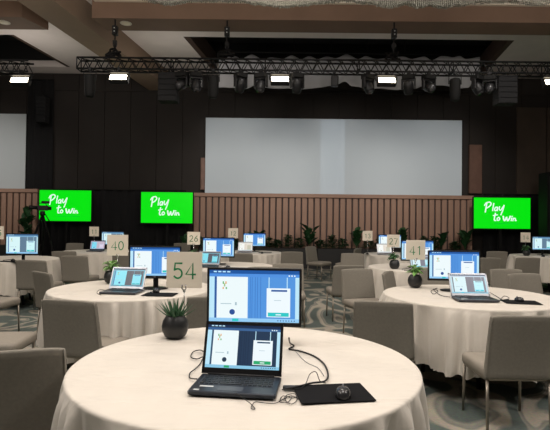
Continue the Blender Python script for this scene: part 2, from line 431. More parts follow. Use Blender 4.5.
# moving heads
def make_mover(tilt, name='moving_head_light'):
    t = thing(name)
    m = MB(); m.box((0, 0, -.06), (.26, .2, .1), bev=.02); m.build('base', M_BLKM, t)
    m = MB()
    for s in (-1, 1): m.box((s*.13, 0, -.2), (.035, .1, .22), bev=.01)
    m.box((0, 0, -.12), (.28, .1, .04)); m.build('yoke', M_BLK, t)
    T = Matrix.Translation((0, 0, -.26)) @ Matrix.Rotation(tilt, 4, 'X')
    m = MB(); m.lathe([(.07, -.16), (.1, -.12), (.105, .02), (.09, .12), (.05, .15), (.001, .155)], 16, M=T); h = m.build('head', M_BLK, t)
    m = MB(); m.lathe([(.001, -.166), (.065, -.165), (.066, -.158)], 16, M=T); m.build('lens', mat('lens_glass', (.05, .05, .055), .15), h)
    m = MB(); m.tube([(0, 0, -.02), (0, 0, .05)], .02, 6); m.box((0, 0, .05), (.07, .06, .06)); m.build('clamp', M_TRUSS, t)
    learn(t); return t
MV = [make_mover(R(-30)), make_mover(R(25)), make_mover(R(-65))]
zb = lambda px: px_t(px, 73.5 + .012*(px-275)).z
for k, (px, v, nm) in enumerate(((183, 2, 'beside the black line array at left'), (197, 0, 'second right of the left line array'), (241, 1, 'second left of the middle flood lamp'),
                        (261, 0, 'immediately left of the middle flood lamp'), (297, 1, 'immediately right of the middle flood lamp'), (367, 0, 'left of the flood lamp by the right hoist'),
                        (407, 1, 'immediately right of the flood lamp by the hoist'), (427, 2, 'second right of the flood lamp by the hoist'), (475, 0, 'between cylinder spotlight and right line array'), (487, 2, 'immediately left of the right line array'))):
    inst(MV[v], (px_t(px).x, YT-HT/2, ZT-HT-.06), R((-20, 15, 35)[k % 3]), 'black moving head light hung under truss, ' + nm, 'stage light')
# cylinder spotlights hanging straight down
def make_can(L=.42):
    t = thing('cylinder_spotlight')
    m = MB(); m.lathe([(.02, -.06), (.1, -.09), (.11, -.12), (.11, -L), (.085, -L-.12), (.08, -L-.13)], 18); m.build('barrel', M_BLKM, t)
    m = MB(); m.tube([(-.13, 0, -.2), (-.13, 0, -.03), (.13, 0, -.03), (.13, 0, -.2)], .012, 6); m.build('yoke', M_TRUSS, t)
    m = MB(); m.tube([(0, 0, -.03), (0, 0, .05)], .02, 6); m.box((0, 0, .045), (.07, .06, .06)); m.build('clamp', M_TRUSS, t)
    m = MB(); m.lathe([(.001, -L-.128), (.078, -L-.128)], 18); m.build('lens', mat('lens_glass', (.05, .05, .055), .15), t)
    learn(t); return t
CN = make_can()
for px, nm in ((92, 'at the left end of the long truss'), (214, 'right of two moving heads near left line array'), (453, 'left of the right line array group')):
    inst(CN, (px_t(px).x, YT-HT/2, ZT-HT-.055), 0, 'dark cylinder spotlight hanging straight down ' + nm, 'stage light')
t = thing('small_loudspeaker', (px_t(334).x, YT-HT/2, ZT-HT-.05))
m = MB(); m.box((0, 0, -.17), (.15, .14, .22), bev=.02); m.build('cabinet', M_BLK, t)
m = MB(); m.tube([(0, 0, -.06), (0, 0, .06)], .012, 6); m.build('bracket', M_TRUSS, t)
tag(t, 'small dark box hanging alone under the truss above big screen', 'speaker')
def line_array(px, n, lab, Y=YT, pz=None, w=.4):
    p = ony(px, 76 if pz is None else pz, Y)
    t = thing('line_array_speaker', (p.x, Y, p.z))
    for i in range(n):
        m = MB(); m.box((0, 0, -.05-.115*i), (w, .3, .112), bev=.008); c = m.build('speaker_box', M_DRAPE, t)
        m = MB(); m.box((0, -.153, -.05-.115*i), (w-.04, .01, .09)); m.build('grille', M_DRAPE, c)
    m = MB(); m.box((0, 0, .015), (w, .32, .02)); m.tube([(0, 0, .02), (0, 0, .14)], .02, 6); m.build('flying_frame', M_TRUSS, t)
    return tag(t, lab, 'speaker')
line_array(169, 5, 'stacked black line array hanging near left end of long truss')
line_array(505, 5, 'stacked black line array hanging at right part of long truss', pz=78.5)
line_array(43, 7, 'tall narrow line array hanging in front of the black left drape', Y=15.2, pz=98, w=.3)
# motor hoists from truss up to the bulkhead
def hoist(px, lab, extra):
    p = px_t(px, 40)
    t = thing('chain_hoist', (p.x, YT, ZT))
    m = MB(); m.box((0, 0, .62), (.11, .12, .2), bev=.015); m.build('motor_body', M_BLK, t)
    m = MB(); m.tube([(0, 0, .7), (0, 0, ZS-ZT)], .02, 6); m.tube([(0, 0, 0.02), (0, 0, .54)], .014, 6)
    m.tube([(-.12, 0, .0), (0, 0, .3), (.12, 0, .0)], .012, 5); m.build('chain', M_TRUSS, t)
    m = MB(); m.box((0, 0, .36), (.09, .06, .1), bev=.01); m.ball((0.0, 0, .3), .045); m.build('hook_block', M_BLK, t)
    m = MB()
    for z in (.66, .59): m.box((0, -.063, z), (.025, .004, .02))
    m.build('marking', M_WHT, t)
    if extra:
        m = MB()
        m.tube(catmull([(random.uniform(-.2, .2), random.uniform(-.08, .08), random.uniform(.04, .22)) for k in range(16)], 5), .022, 6)
        m.build('cable_bundle', M_BLKM, t)
    return tag(t, lab, 'hoist')
hoist(115, 'black chain hoist above the left end of the long truss', True)
hoist(227, 'black chain hoist above truss left of the middle flood lamp', True)
hoist(394, 'black chain hoist above truss over the right flood lamp', True)
# two round discs in the soffit
for px, py, lab in ((4, 22.3, 'round pale unlit downlight disc in brown bulkhead at top left'), (126, 23.3, 'round pale unlit downlight disc right of the dark bulkhead gap')):
    p = onz(px, py, ZS)
    t = thing('recessed_downlight', (p.x, p.y, ZS))
    m = MB(); m.lathe([(.001, -.006), (.1, -.006), (.102, -.002)], 24); m.build('lamp_disc', M_DISC, t)
    m = MB(); m.lathe([(.1, -.001), (.1, -.012), (.125, -.008), (.128, -.001)], 24); m.build('rim', M_TRIM, t)
    tag(t, lab, 'ceiling light')

# crystal chandeliers
def chandelier(env, top, Y, px0, px1, step, mt, lab, rows=3, bead=.02, gap=.05, rowgap=.12, framemat=M_TRUSS):
    t = thing('crystal_chandelier', (0, Y, 0))
    ep = [(p, q) for p, q in env]
    def ev(E, p):
        if p <= E[0][0]: return E[0][1]
        for (a, b), (c, d) in zip(E, E[1:]):
            if a <= p <= c:
                u = (p-a)/(c-a); u = u*u*(3-2*u); return b+(d-b)*u
        return E[-1][1]
    m = MB(); x0 = ony(px0, 50, Y).x; x1 = ony(px1, 50, Y).x; n = int((x1-x0)/step)
    lo = 99
    oc = [(0, 0, 1), (1, 0, 0), (0, 1, 0), (-1, 0, 0), (0, -1, 0), (0, 0, -1)]; of = [(0, 1, 2), (0, 2, 3), (0, 3, 4), (0, 4, 1), (5, 2, 1), (5, 3, 2), (5, 4, 3), (5, 1, 4)]
    for r in range(rows):
        yy = (r-(rows-1)/2)*rowgap
        for i in range(n+1):
            x = x0 + (i + .5*(r % 2))*step; px = 275 + x/Y*FPX
            zb_ = ony(px, ev(env, px), Y).z + random.uniform(-.01, .01); zt_ = ony(px, ev(top, px), Y).z if top else zb_+.5
            z = zb_
            while z < zt_:
                q = bead*random.uniform(.8, 1.2)
                m.add([(x+a*q, yy+b*q, z+c*q*1.5) for a, b, c in oc], of); z += gap
    m.build('bead_strands', mt, t)['kind'] = 'stuff'
    return t, x0, x1
env = [(p, q-2) for p, q in [(140, 0), (150, 3), (163, 5.5), (176, 4), (190, 2), (238, 2), (252, 5), (280, 8), (303, 6), (322, 3.5), (345, 1.5), (362, 4), (390, 8), (405, 5), (418, 8.5), (430, 6.5), (440, 8.5), (456, 7), (480, 3.5), (512, 3), (524, 4.5), (540, 6), (552, 4), (570, 5)]]
t, x0, x1 = chandelier(env, None, 7.0, 140, 575, .03, M_BEAD, '', rows=4, bead=.015, gap=.03, rowgap=.03)
zf = 5.0 + .46
m = MB()
for y in (-.06, .06): m.tube([(x0, y, 5.35), (x1, y, 5.35)], .025, 6)
for i in range(9):
    x = x0+(x1-x0)*i/8; m.tube([(x, -.06, 5.35), (x, .06, 5.35)], .02, 6); m.tube([(x, 0, 5.35), (x, 0, ZC)], .008, 5)
m.build('frame', M_TRUSS, t)
tag(t, 'wavy grey crystal chandelier fringe along the top of the picture', 'chandelier')
topc = [(205, 57)]
px = 218; k = 0
while px < 500: topc.append((px, 59 if k % 2 else 55)); px += 8 if k % 2 else 9; k += 1
topc = [(218, 59), (234, 56), (241, 58.5), (252, 54.5), (262, 59), (272, 57.5), (283, 58.5), (292, 55.5), (301, 59), (309, 56), (318, 59), (327, 56.5), (335, 58), (347, 54.5), (358, 59), (366, 56), (376, 59), (402, 56.5), (412, 59), (424, 56.5), (432, 60), (442, 56), (453, 57), (460, 56), (466, 59), (480, 57)]
botc = [(219, 87), (232, 88), (246, 88.5), (256, 85), (268, 88), (300, 89), (318, 88), (334, 85.5), (345, 81.5), (352, 86.5), (375, 88.5), (395, 89.5), (414, 89), (428, 84), (438, 85.5), (448, 86), (455, 88), (468, 88), (472, 84), (480, 75)]
def ev(E, p):
    for (a, b), (c, d) in zip(E, E[1:]):
        if a <= p <= c:
            u = (p-a)/(c-a); u = u*u*(3-2*u); return b+(d-b)*u
    return E[-1][1] if p > E[-1][0] else E[0][1]
YD = 14.2
t = thing('ceiling_drape', (0, YD, 0)); m = MB(); vs = []; n = 260; K = 8
for i in range(n+1):
    px = 219+(480-219)*i/n; a = ony(px, ev(topc, px), YD); b = ony(px, ev(botc, px), YD)
    for k in range(K+1):
        u = k/K; vs.append((a.x, .03*math.sin(px*.21)*(.3+u) + .008*math.sin(px*.6+u*2), a.z+(b.z-a.z)*u))
m.add(vs, [(i*(K+1)+k, i*(K+1)+k+1, (i+1)*(K+1)+k+1, (i+1)*(K+1)+k) for i in range(n) for k in range(K)], 0, True)
fb = m.build('swagged_fabric', mat('grey_drape_fabric', hexc(215, 216, 222), .9, noise_amt=.08, noise_scale=1.5), t)
sm = fb.modifiers.new('thick', 'SOLIDIFY'); sm.thickness = .012
x0, x1 = vs[0][0], vs[-1][0]; zz = ony(350, 53, YD).z
m = MB(); m.tube([(x0, 0, zz), (x1, 0, zz)], .03, 6); m.build('top_pipe', M_TRUSS, t)
for i in range(8):
    x = x0+.05+(x1-x0-.1)*i/7; m = MB(); m.tube([(x, 0, zz), (x, 0, 7.1)], .01, 5); m.build('suspension_wire', M_TRUSS, t)
tag(t, 'dim grey swagged fabric with scalloped edges hanging behind the long truss', 'drape')

# ------------------------------------------------------------------ planters and plants along the slat wall
def leafm(m, p, d, L, w, droop=.3, mi=0, n=4, fold=.25):
    d = Vector(d).normalized(); up = Vector((0, 0, 1)); side = d.cross(up)
    side = side.normalized() if side.length > 1e-3 else Vector((1, 0, 0))
    nrm = side.cross(d); vs = []; p = Vector(p)
    for i in range(n+1):
        u = i/n; q = p + d*L*u - up*droop*L*u*u; ww = w*math.sin(PI*min(max(.08+.92*u, 0), 1))**.8 if i < n else 0.001
        vs += [q - side*ww/2 + nrm*abs(ww)*fold, q, q + side*ww/2 + nrm*abs(ww)*fold]
    fs = []
    for i in range(n):
        a = 3*i; fs += [(a, a+1, a+4, a+3), (a+1, a+2, a+5, a+4)]
    m.add(vs, fs, mi, True)
PLZ = .62
pl = thing('planter_box')
m = MB(); m.box((0, 0, PLZ/2), (1.22, .36, PLZ), bev=.012); m.build('box', M_PLANTER, pl)
m = MB(); m.box((0, 0, PLZ), (1.18, .32, .02)); m.build('soil', M_SOIL, pl)
learn(pl)
xs = -2.3; YP = 15.15; k = 0
xa = ony(200, 250, YP).x; nP = 7
xb = ony(473, 250, YP).x; wP = (xb-xa)/nP
pos_words = ['leftmost', 'second from left', 'third from left', 'middle', 'third from right', 'second from right', 'rightmost']
for i in range(nP):
    inst(pl, (xa+wP*(i+.5), YP, 0), 0, 'black planter box below the central slats, %s of the row' % pos_words[i], 'planter', 'planters below the central slats')
xl = ony(20, 250, YP).x
inst(pl, (xl, YP, 0), 0, 'black planter box in front of the far left slat wall', 'planter')
def bushy(h, w, n=70, seed=0):
    rnd = random.Random(seed); t = thing('bushy_plant'); m = MB(); st = MB()
    for i in range(n):
        a = rnd.uniform(0, 2*PI); r = w/2*rnd.random()**.5; z = h*rnd.uniform(.05, .95)
        k = (1-(z/h)**2)**.5
        leafm(m, (r*math.cos(a)*k*.8, r*math.sin(a)*k*.55, z), (math.cos(a), math.sin(a), rnd.uniform(.1, 1.2)), .12, .06, .3, n=2)
    for i in range(5): st.tube([(rnd.uniform(-.05, .05)*3, rnd.uniform(-.05, .05), 0), (rnd.uniform(-.1, .1), 0, h*.7)], .006, 4)
    m.build('foliage', M_DLEAF, t); st.build('stem', M_DLEAF, t); learn(t); return t
BU = [bushy(.3, .46, 120, 1), bushy(.24, .5, 120, 2), bushy(.42, .36, 130, 3)]
hedge = [(192, 1), (201, 0), (212, 1), (223, 0), (236, 1), (268, 0), (277, 1), (288, 2), (299, 0), (311, 1), (321, 1), (332, 2), (343, 0), (351, 1), (360, 0), (369, 1), (380, 0), (391, 1), (402, 0), (413, 1), (424, 2), (434, 2), (444, 0), (455, 1)]
for i, (px, v) in enumerate([h for h in hedge if min(abs(h[0]-q) for q in (309.5, 356, 402, 464, 257, 440)) > 5]):
    kind = ('low leafy', 'low spreading', 'rounded taller')[v]
    inst(BU[v], (ony(px, 246, YP).x, YP, PLZ+.01), i*1.3, 'dark green %s plant in the planters below the slats' % kind, 'plant', 'dark %s plants in the slat wall planters' % kind)
def broad(h, nleaf, seed, L=.3, w=.13):
    rnd = random.Random(seed); t = thing('broadleaf_plant'); st = MB(); m = MB()
    for s in range(4):
        a = rnd.uniform(0, 2*PI); top = Vector((math.cos(a)*.13, math.sin(a)*.08, h*rnd.uniform(.6, .85)))
        st.tube([(0, 0, 0), top*.5, top], .01, 5)
        for i in range(nleaf):
            u = .25+.75*i/(nleaf-1); b = a + i*2.4
            leafm(m, top*u, (math.cos(b)*.7, math.sin(b)*.5, .9), L*rnd.uniform(.8, 1.2), w*1.25, .25, n=4)
    m.build('foliage', M_DLEAF, t); st.build('stem', M_DLEAF, t); learn(t); return t
for i, (px, pt, lab) in enumerate(((309.5, 225, 'tall broad leaved plant in planter right of monitor twelve, behind lone chair'), (356, 229, 'tall broad leaved plant rising just left of sign thirteen'),
        (402, 227, 'tall broad leaved plant rising behind sign twenty-seven'), (464, 230, 'tall broad leaved plant at the right end of the slat wall'), (257, 231, 'broad leaved plant rising behind the monitor beside sign twelve'),
        (187, 229, 'broad leaved plant below the left edge of the slats near sign twenty-six'), (440, 236, 'medium broad leaved plant behind the table with sign forty-one'))):
    z = ony(px, pt, YP).z - PLZ
    if px < 195:
        t = broad(z*.85+.1, 5, 30+i); inst(t, (ony(px, 240, 14.6).x, 14.6, .45), 0, lab, 'plant')
        m = MB(); m.lathe([(.14, 0), (.2, .44), (.2, .45), (.17, .45), (.16, .40), (.001, .40)], 20)
        po = m.build('plant_pot', M_POT); po.location = (ony(px, 240, 14.6).x, 14.6, 0); tag(po, 'dark floor pot holding the plant left of the central slats', 'pot')
        t.location.z = .405
    else:
        t = broad(z*.95, 6, 30+i, .34, .15); inst(t, (ony(px, 240, YP).x, YP-.08, PLZ+.01), i*.7, lab, 'plant')
t = broad(1.25, 5, 77, .42, .19); inst(t, (ony(27, 240, YP).x, YP-.05, PLZ+.01), .5, 'large broad leaved plant in front of the far left slats by the tripod', 'plant')

# video camera on tripod
p = ony(42.5, 214, 13.0)
t = thing('tripod', (p.x, 13.0, 0)); HZ = 1.58
for k in range(3):
    a = R(90+120*k+20); m = MB()
    m.tube([(0, 0, HZ), (.25*math.cos(a), .25*math.sin(a), HZ*.55)], .028, 6); m.tube([(.22*math.cos(a), .22*math.sin(a), HZ*.6), (.52*math.cos(a), .52*math.sin(a), 0.01)], .02, 6); m.build('leg', M_BLKM, t)
m = MB(); m.lathe([(.05, HZ-.05), (.07, HZ), (.06, HZ+.08), (.001, HZ+.09)], 12); m.build('head', M_BLK, t)
m = MB(); m.tube([(.04, 0, HZ+.05), (.35, -.35, HZ-.18)], .014, 6); m.build('pan_handle', M_BLK, t)
m = MB(); m.tube([(0, 0, HZ-.05), (0, 0, .6)], .02, 6); m.build('centre_column', M_BLKM, t)
tag(t, 'black tripod standing before the far left green display', 'tripod')
t = thing('video_camera', (p.x, 13.0, HZ+.09)); t.rotation_euler.z = R(25); t.scale = (.68, .68, .68)
m = MB(); m.box((0, 0, .11), (.42, .16, .2), bev=.03); m.build('body', M_BLK, t)
m = MB(); m.lathe([(.07, 0), (.075, .18), (.09, .2), (.09, .28), (.001, .285)], 14, M=Matrix.Translation((-.2, 0, .12)) @ Matrix.Rotation(R(-90), 4, 'Y')); m.build('lens', M_BLK, t)
m = MB(); m.box((.1, -.02, .34), (.3, .1, .1), bev=.02); m.tube([(-.15, 0, .2), (-.12, 0, .3), (.1, 0, .3), (.14, 0, .2)], .018, 6); m.build('viewfinder', M_BLK, t)
m = MB(); m.box((.26, .0, .1), (.12, .12, .14), bev=.02); m.build('battery', M_BLKM, t)
tag(t, 'black video camera mounted on tripod silhouetted against green display', 'camera')

# ------------------------------------------------------------------ furniture prototypes
def make_chair():
    t = thing('dining_chair')
    # upholstered seat: local +y is the way the sitter faces
    m = MB(); nx, ny = 10, 10; W, D = .475, .44
    def loop(z, ins, W0=.475, rr=.06):
        pts = []
        for cx, cy, a0 in ((W0/2-rr, D/2-rr, 0), (-W0/2+rr, D/2-rr, 90), (-W0/2+rr*.4, -D/2+rr*.4, 180), (W0/2-rr*.4, -D/2+rr*.4, 270)):
            q = rr if cy > 0 else rr*.4
            for k in range(5):
                a = R(a0+90*k/4); pts.append((cx+(q-ins)*math.cos(a), cy+(q-ins)*math.sin(a), z))
        return pts
    L = [loop(.37, .012), loop(.382, 0), loop(.425, 0), loop(.442, .008), loop(.450, .03), loop(.454, .06)]
    vs = [p for l in L for p in l]; n = len(L[0]); fs = [list(range(n-1, -1, -1)), [(len(L)-1)*n+k for k in range(n)]]
    for i in range(len(L)-1):
        for k in range(n): fs.append([i*n+k, i*n+(k+1) % n, (i+1)*n+(k+1) % n, (i+1)*n+k])
    m.add(vs, fs, 0, True); m.build('seat', M_SEAT, t)
    # backrest: a gently bowed slab, covered down to below the seat
    m = MB(); U, V = 12, 10; vs = []; Z0, Z1 = .375, .825
    def P(u, v, side):
        z = Z0 + (Z1-Z0)*v; w = .482 - .03*v
        x = (u-.5)*w
        y = -.205 - .07*v**1.3 - .022*(1-(2*u-1)**2)*v
        th = .022*(1-.25*v); e = 1
        if side: y -= th*2
        zz = z - (.012*(2*abs(u-.5))**4 if v > .95 else 0)
        return (x, y, zz)
    for side in (0, 1):
        for j in range(V+1):
            for i in range(U+1): vs.append(P(i/U, j/V, side))
    O = (U+1)*(V+1); g = lambda i, j, s: s*O + j*(U+1)+i; fs = []
    for j in range(V):
        for i in range(U):
            fs.append((g(i+1, j, 0), g(i, j, 0), g(i, j+1, 0), g(i+1, j+1, 0))); fs.append((g(i, j, 1), g(i+1, j, 1), g(i+1, j+1, 1), g(i, j+1, 1)))
    for i in range(U):
        fs.append((g(i, V, 0), g(i, V, 1), g(i+1, V, 1), g(i+1, V, 0))); fs.append((g(i, 0, 1), g(i, 0, 0), g(i+1, 0, 0), g(i+1, 0, 1)))
    for j in range(V):
        fs.append((g(0, j, 0), g(0, j, 1), g(0, j+1, 1), g(0, j+1, 0))); fs.append((g(U, j, 1), g(U, j, 0), g(U, j+1, 0), g(U, j+1, 1)))
    m.add(vs, fs, 0, True); b = m.build('backrest', M_CHAIR, t)
    bv = b.modifiers.new('bevel', 'BEVEL'); bv.width = .012; bv.segments = 2; bv.limit_method = 'ANGLE'; bv.angle_limit = R(50)
    for uu in (.015, .985):
        m = MB(); m.tube([P(uu, v/8, 1) for v in range(9)], .004, 5); m.build('piping', M_CHAIR, b)
    for sx in (-1, 1):
        for sy in (-1, 1):
            m = MB()
            x, y = sx*.212, (.18 if sy > 0 else -.215)
            m.tube([(x, y, .375), (x*1.03, y + (.012 if sy > 0 else -.02), 0.0)], [.0125, .010], 8); m.build('leg', M_LEG, t)
    m = MB(); m.box((0, .18, .365), (.41, .018, .018)); m.box((0, -.2, .365), (.41, .018, .018)); m.box((.21, 0, .365), (.018, .38, .018)); m.box((-.21, 0, .365), (.018, .38, .018)); m.build('seat_frame', M_LEG, t)
    learn(t); return t
CH = make_chair()
def chair(px, pyt, face, label, group=None, xy=None, sx=1):
    # face: degrees from straight away, positive turns to the left; px, pyt: where the middle of the back's top is
    if xy is None:
        v = ray(px, pyt); tt = (.825-CAMZ)/v.z; bx, by = v.x*tt, v.y*tt
    else: bx, by = xy
    a = R(face); dx, dy = -math.sin(a), math.cos(a)
    o = inst(CH, (bx+dx*.29, by+dy*.29, 0), a, label, 'chair', group); o.scale.x = sx; return o
chair(0, 0, 18, 'grey upholstered chair back cropped by bottom left corner, nearest to viewer', xy=(-1.215, 2.26))
chair(69, 299.5, -14, 'grey chair seen from behind at the front of table forty, left of the black pot', sx=1.04)
chair(524, 315, 0, 'grey chair seen from behind at the right, tucked to the front of table forty-one')
chair(383, 301, -14, 'grey chair back directly between the front table and table forty-one')
chair(215, 296, 4, 'grey chair partly hidden between black succulent pot and the near monitor')
chair(357, 268.7, -162, 'grey chair facing the viewer in the aisle left of table forty-one')
chair(349, 265, 6, 'grey chair mostly hidden right behind the chair standing in the aisle')
chair(388, 271.5, -118, 'grey chair seen side on, pushed against rear left of table forty-one')
chair(310.5, 246.3, -128, 'lone grey chair turned sideways in open carpet before the planters')
chair(292, 251.5, 0, 'grey chair back just right of the cloth of table twelve')
chair(288, 263.6, 180, 'grey chair back showing just above the right half of the near monitor', xy=None)
chair(264, 266.8, 180, 'grey chair whose back top peeks over the middle of the near monitor')
chair(352.5, 253.2, 168, 'grey chair back left of the table with sign thirteen')
chair(358, 248, 60, 'small far grey chair just behind the chair left of sign thirteen')
chair(497, 251.2, -8, 'grey chair back standing against black drape below right green display')
chair(489, 257.5, 6, 'grey chair back just right of the table forty-one monitor')
chair(506, 269, 184, 'grey chair back right of the table forty-one laptop, left of an overlapping twin')
chair(524, 273.4, 192, 'grey chair back overlapping its left neighbour at the rear right of table forty-one')
chair(528, 257.3, 0, 'grey chair back in front of the table with sign fourteen')
chair(573, 282, 95, 'grey chair cut by the right picture edge beside table forty-one')
chair(31, 259.8, -5, 'wide grey chair back in front of the far left monitor', sx=1.06)
chair(42, 271.5, -40, 'grey chair seen from its side with curved back, left of table forty')
chair(74.5, 255.5, -4, 'grey chair back left of sign forty and below the tripod')
chair(64, 251, 8, 'grey chair back at the left front of table eleven')
chair(75, 243.0, 180, 'far grey chair top showing behind left part of table eleven')
chair(29, 246.5, 180, 'grey chair showing behind the far left monitor')
chair(124, 252, 0, 'grey chair back between sign forty and the monitor on table forty')
chair(182, 243, 0, 'far grey chair showing between the sign fifty-four and sign twenty-six')
chair(241, 253.4, 0, 'grey chair back between laptop and the cloth of table twelve')
chair(436, 268, 176, 'grey chair hidden behind the monitor of table forty-one')
chair(0, 0, -86, 'grey chair at left edge with its seat just behind the foremost left chair', xy=(-2.56, 4.0))
chair(0, 0, -98, 'grey chair with only seat and legs showing at left edge below far left table', xy=(-3.72, 5.95))

# ------------------------------------------------------------------ tables and cloths
def fold_noise(a, k, ph):
    return noise.noise(Vector((math.cos(a)*k+ph, math.sin(a)*k, ph*.37)))
def cloth_mesh(seed, rt=.80, fine=1, hem=.235):
    rnd = random.Random(seed); ph = rnd.uniform(0, 40)
    NA = 288 if fine else 144; m = MB(); vs = []; fs = []
    rings = [0.001] + [.05*i for i in range(1, 15)] + [.73, .76, .785]
    for r in rings:
        for k in range(NA):
            a = 2*PI*k/NA
            z = .7525 + (.0035*noise.noise(Vector((r*math.cos(a)*2.2+r*math.sin(a)*5+ph, r*math.sin(a)*1.5, ph))) + .0022*noise.noise(Vector((r*math.cos(a)*4+r*math.sin(a)*13, r*math.cos(a)*5+ph, 1))) if fine else 0)
            vs.append((r*math.cos(a), r*math.sin(a), z if r < .76 else .7525))
    drops = [(.7935, .7505), (.7985, .746), (.800, .738), (.8005, .724)] + [(.801, .69 - i*(.69-hem)/(13 if fine else 8)) for i in range((14 if fine else 9))]
    for j, (r, z) in enumerate(drops):
        u = max(0, (.73-z)/.515)
        for k in range(NA):
            a = 2*PI*k/NA
            f = .5*fold_noise(a, 6.5, ph) + .38*fold_noise(a, 13, ph+9) + .22*fold_noise(a, 27, ph+4)
            f = math.copysign(abs(f)**.75, f)
            rr = r + u**.5*(.026 + .17*f) 
            rr = max(rr, .79 - .08*u) if u > 0 else r
            zz = z + (u*u*.05*fold_noise(a, 2.2, ph+3) - u*u*.03*max(f, -.3))
            aa = a + u*.03*fold_noise(a, 7, ph+5)
            vs.append((rr*math.cos(aa), rr*math.sin(aa), max(zz, .05)))
    nr = len(rings)+len(drops)
    for j in range(nr-1):
        for k in range(NA): fs.append((j*NA+k, j*NA+(k+1) % NA, (j+1)*NA+(k+1) % NA, (j+1)*NA+k))
    fs.append(list(range(NA-1, -1, -1)))
    fs = [tuple(reversed(f)) for f in fs]
    m.add(vs, fs, 0, True); return m
def make_table():
    t = thing('round_table')
    m = MB(); m.lathe([(.69, .712), (.755, .715), (.76, .725), (.755, .742), (.69, .744)], 64); m.build('tabletop', mat('dark_plywood', hexc(80, 60, 45), .7), t)
    for k in range(4):
        a = R(45+90*k); m = MB()
        m.tube([(.32*math.cos(a), .32*math.sin(a), .71), (.42*math.cos(a), .42*math.sin(a), 0)], .018, 8); m.build('leg', M_BLKM, t)
    m = MB(); m.tube([(.36, .36, .3), (-.36, -.36, .3)], .012, 6); m.tube([(.36, -.36, .3), (-.36, .36, .3)], .012, 6); 
    m = MB()
    q = .37*.7071
    m.tube([(q, q, .35), (q, -q, .35)], .012, 6); m.tube([(-q, q, .35), (-q, -q, .35)], .012, 6); m.build('cross_bar', M_BLKM, t)
    learn(t); return t
TB = make_table()
TABLES = {54: (-.13, 2.355), 41: (1.86, 4.62), 40: (-1.42, 4.87)}
def cpx(px, Y): return (ony(px, 240, Y).x, Y)
TABLES[26] = cpx(224, 7.4); TABLES[12] = cpx(247, 10.8); TABLES[27] = cpx(421, 7.5); TABLES[13] = cpx(401, 10.7)
TABLES[14] = cpx(549, 10.7); TABLES[11] = cpx(100, 10.6); TABLES[25] = cpx(9, 8.3)
WORD = {54: 'nearest table at the bottom, under sign fifty-four', 41: 'right hand table under sign forty-one', 40: 'left middle table under sign forty', 26: 'table behind near monitor under sign twenty-six',
        12: 'far table under sign twelve', 27: 'table under sign twenty-seven, behind table forty-one', 13: 'far table beside the stalk of sign thirteen', 14: 'far right table under sign fourteen',
        11: 'far left table under sign eleven', 25: 'table at the left edge with one big monitor'}
farcloth = None
for k, (tx, ty) in TABLES.items():
    inst(TB, (tx, ty, 0), .3 if k != 41 else R(35), 'round table mostly hidden by cloth, ' + WORD[k], 'table')
    o = cloth_mesh(k, fine=1 if ty < 6 else 0).build('tablecloth', M_CLOTH); o.location = (tx, ty, 0)
    if k == 54: o.scale = (1.025, 1.02, 1)
    tag(o, 'ivory cloth hanging in folds over the ' + WORD[k], 'tablecloth')
TZ = .7565

# ------------------------------------------------------------------ screens' contents
def ui(pal):
    """flat rectangles of the program shown: (x0, x1, y0, y1, colour) with y from the top"""
    c = dict(bar=(34, 88, 160), tool=(80, 145, 225), edge=(190, 232, 250), dark=(40, 90, 160), paper=(238, 250, 252), bg=(84, 150, 224), line=(58, 120, 200), card=(240, 250, 255), btn=(40, 200, 200), task=(150, 205, 245), dot=(40, 80, 150), txt=(170, 195, 205))
    c.update(pal)
    r = [(0, 1, 0, 1, c['bg']), (0, 1, 0, .07, c['bar']), (0, 1, .07, .13, c['tool']), (0, .06, .13, .93, c['edge']), (.06, .085, .13, .93, c['dark']),
         (.085, .43, .13, .93, c['paper']), (.955, 1, .13, .93, c['edge']), (0, 1, .93, 1, c['task']), (.26, .33, .94, .99, c['btn'])]
    for x in (.455, .475, .51, .535, .57): r.append((x, x+.006, .13, .93, c['line']))
    r += [(.66, .67, .13, .37, c['edge']), (.86, .87, .13, .37, c['edge']), (.64, .9, .34, .9, c['card']), (.69, .865, .37, .405, c['dark']), (.655, .885, .81, .885, c['btn']),
          (.74, .80, .84, .86, c['card']), (.72, .80, .57, .58, c['txt']),
          (.15, .165, .22, .27, (110, 180, 110)), (.18, .195, .22, .27, (230, 170, 110)), (.165, .18, .26, .32, (160, 190, 120)), (.15, .165, .33, .37, (230, 170, 110)), (.185, .2, .33, .37, (110, 180, 110)),
          (.13, .25, .645, .66, c['txt']), (.29, .31, .62, .68, c['txt'])]
    for i in range(7): r.append((.76+i*.03, .773+i*.03, .955, .975, c['dark']))
    for i in range(4): r.append((.05+i*.05, .085+i*.05, .02, .045, c['edge']))
    for i in range(3): r.append((.88+i*.03, .895+i*.03, .085, .11, c['paper']))
    return r, c['dot']
GC = {}
def gl(c, s=1.0):
    k = (c, s)
    if k not in GC: GC[k] = glow('screen_colour_%d' % len(GC), c, s)
    return GC[k]
def ui_mesh(w, h, pal, parent, M, s=1.0):
    rects, dot = ui(pal); mats = []; m = MB()
    for i, (a, b, c, d, col) in enumerate(rects):
        g = gl(col, s)
        if g not in mats: mats.append(g)
        y = -.00012*i
        m.add([(-w/2+a*w, y, h/2-d*h), (-w/2+b*w, y, h/2-d*h), (-w/2+b*w, y, h/2-c*h), (-w/2+a*w, y, h/2-c*h)], [(0, 1, 2, 3)], mats.index(g), False, M)
    g = gl(dot, s); mats.append(g); n = 14; cx, cz, r = -w/2+.26*w, h/2-.81*h, .055*h
    m.add([(cx+r*math.cos(2*PI*k/n), -.0045, cz+r*math.sin(2*PI*k/n)) for k in range(n)], [list(range(n))], mats.index(g), False, M)
    return m.build('screen', mats, parent)

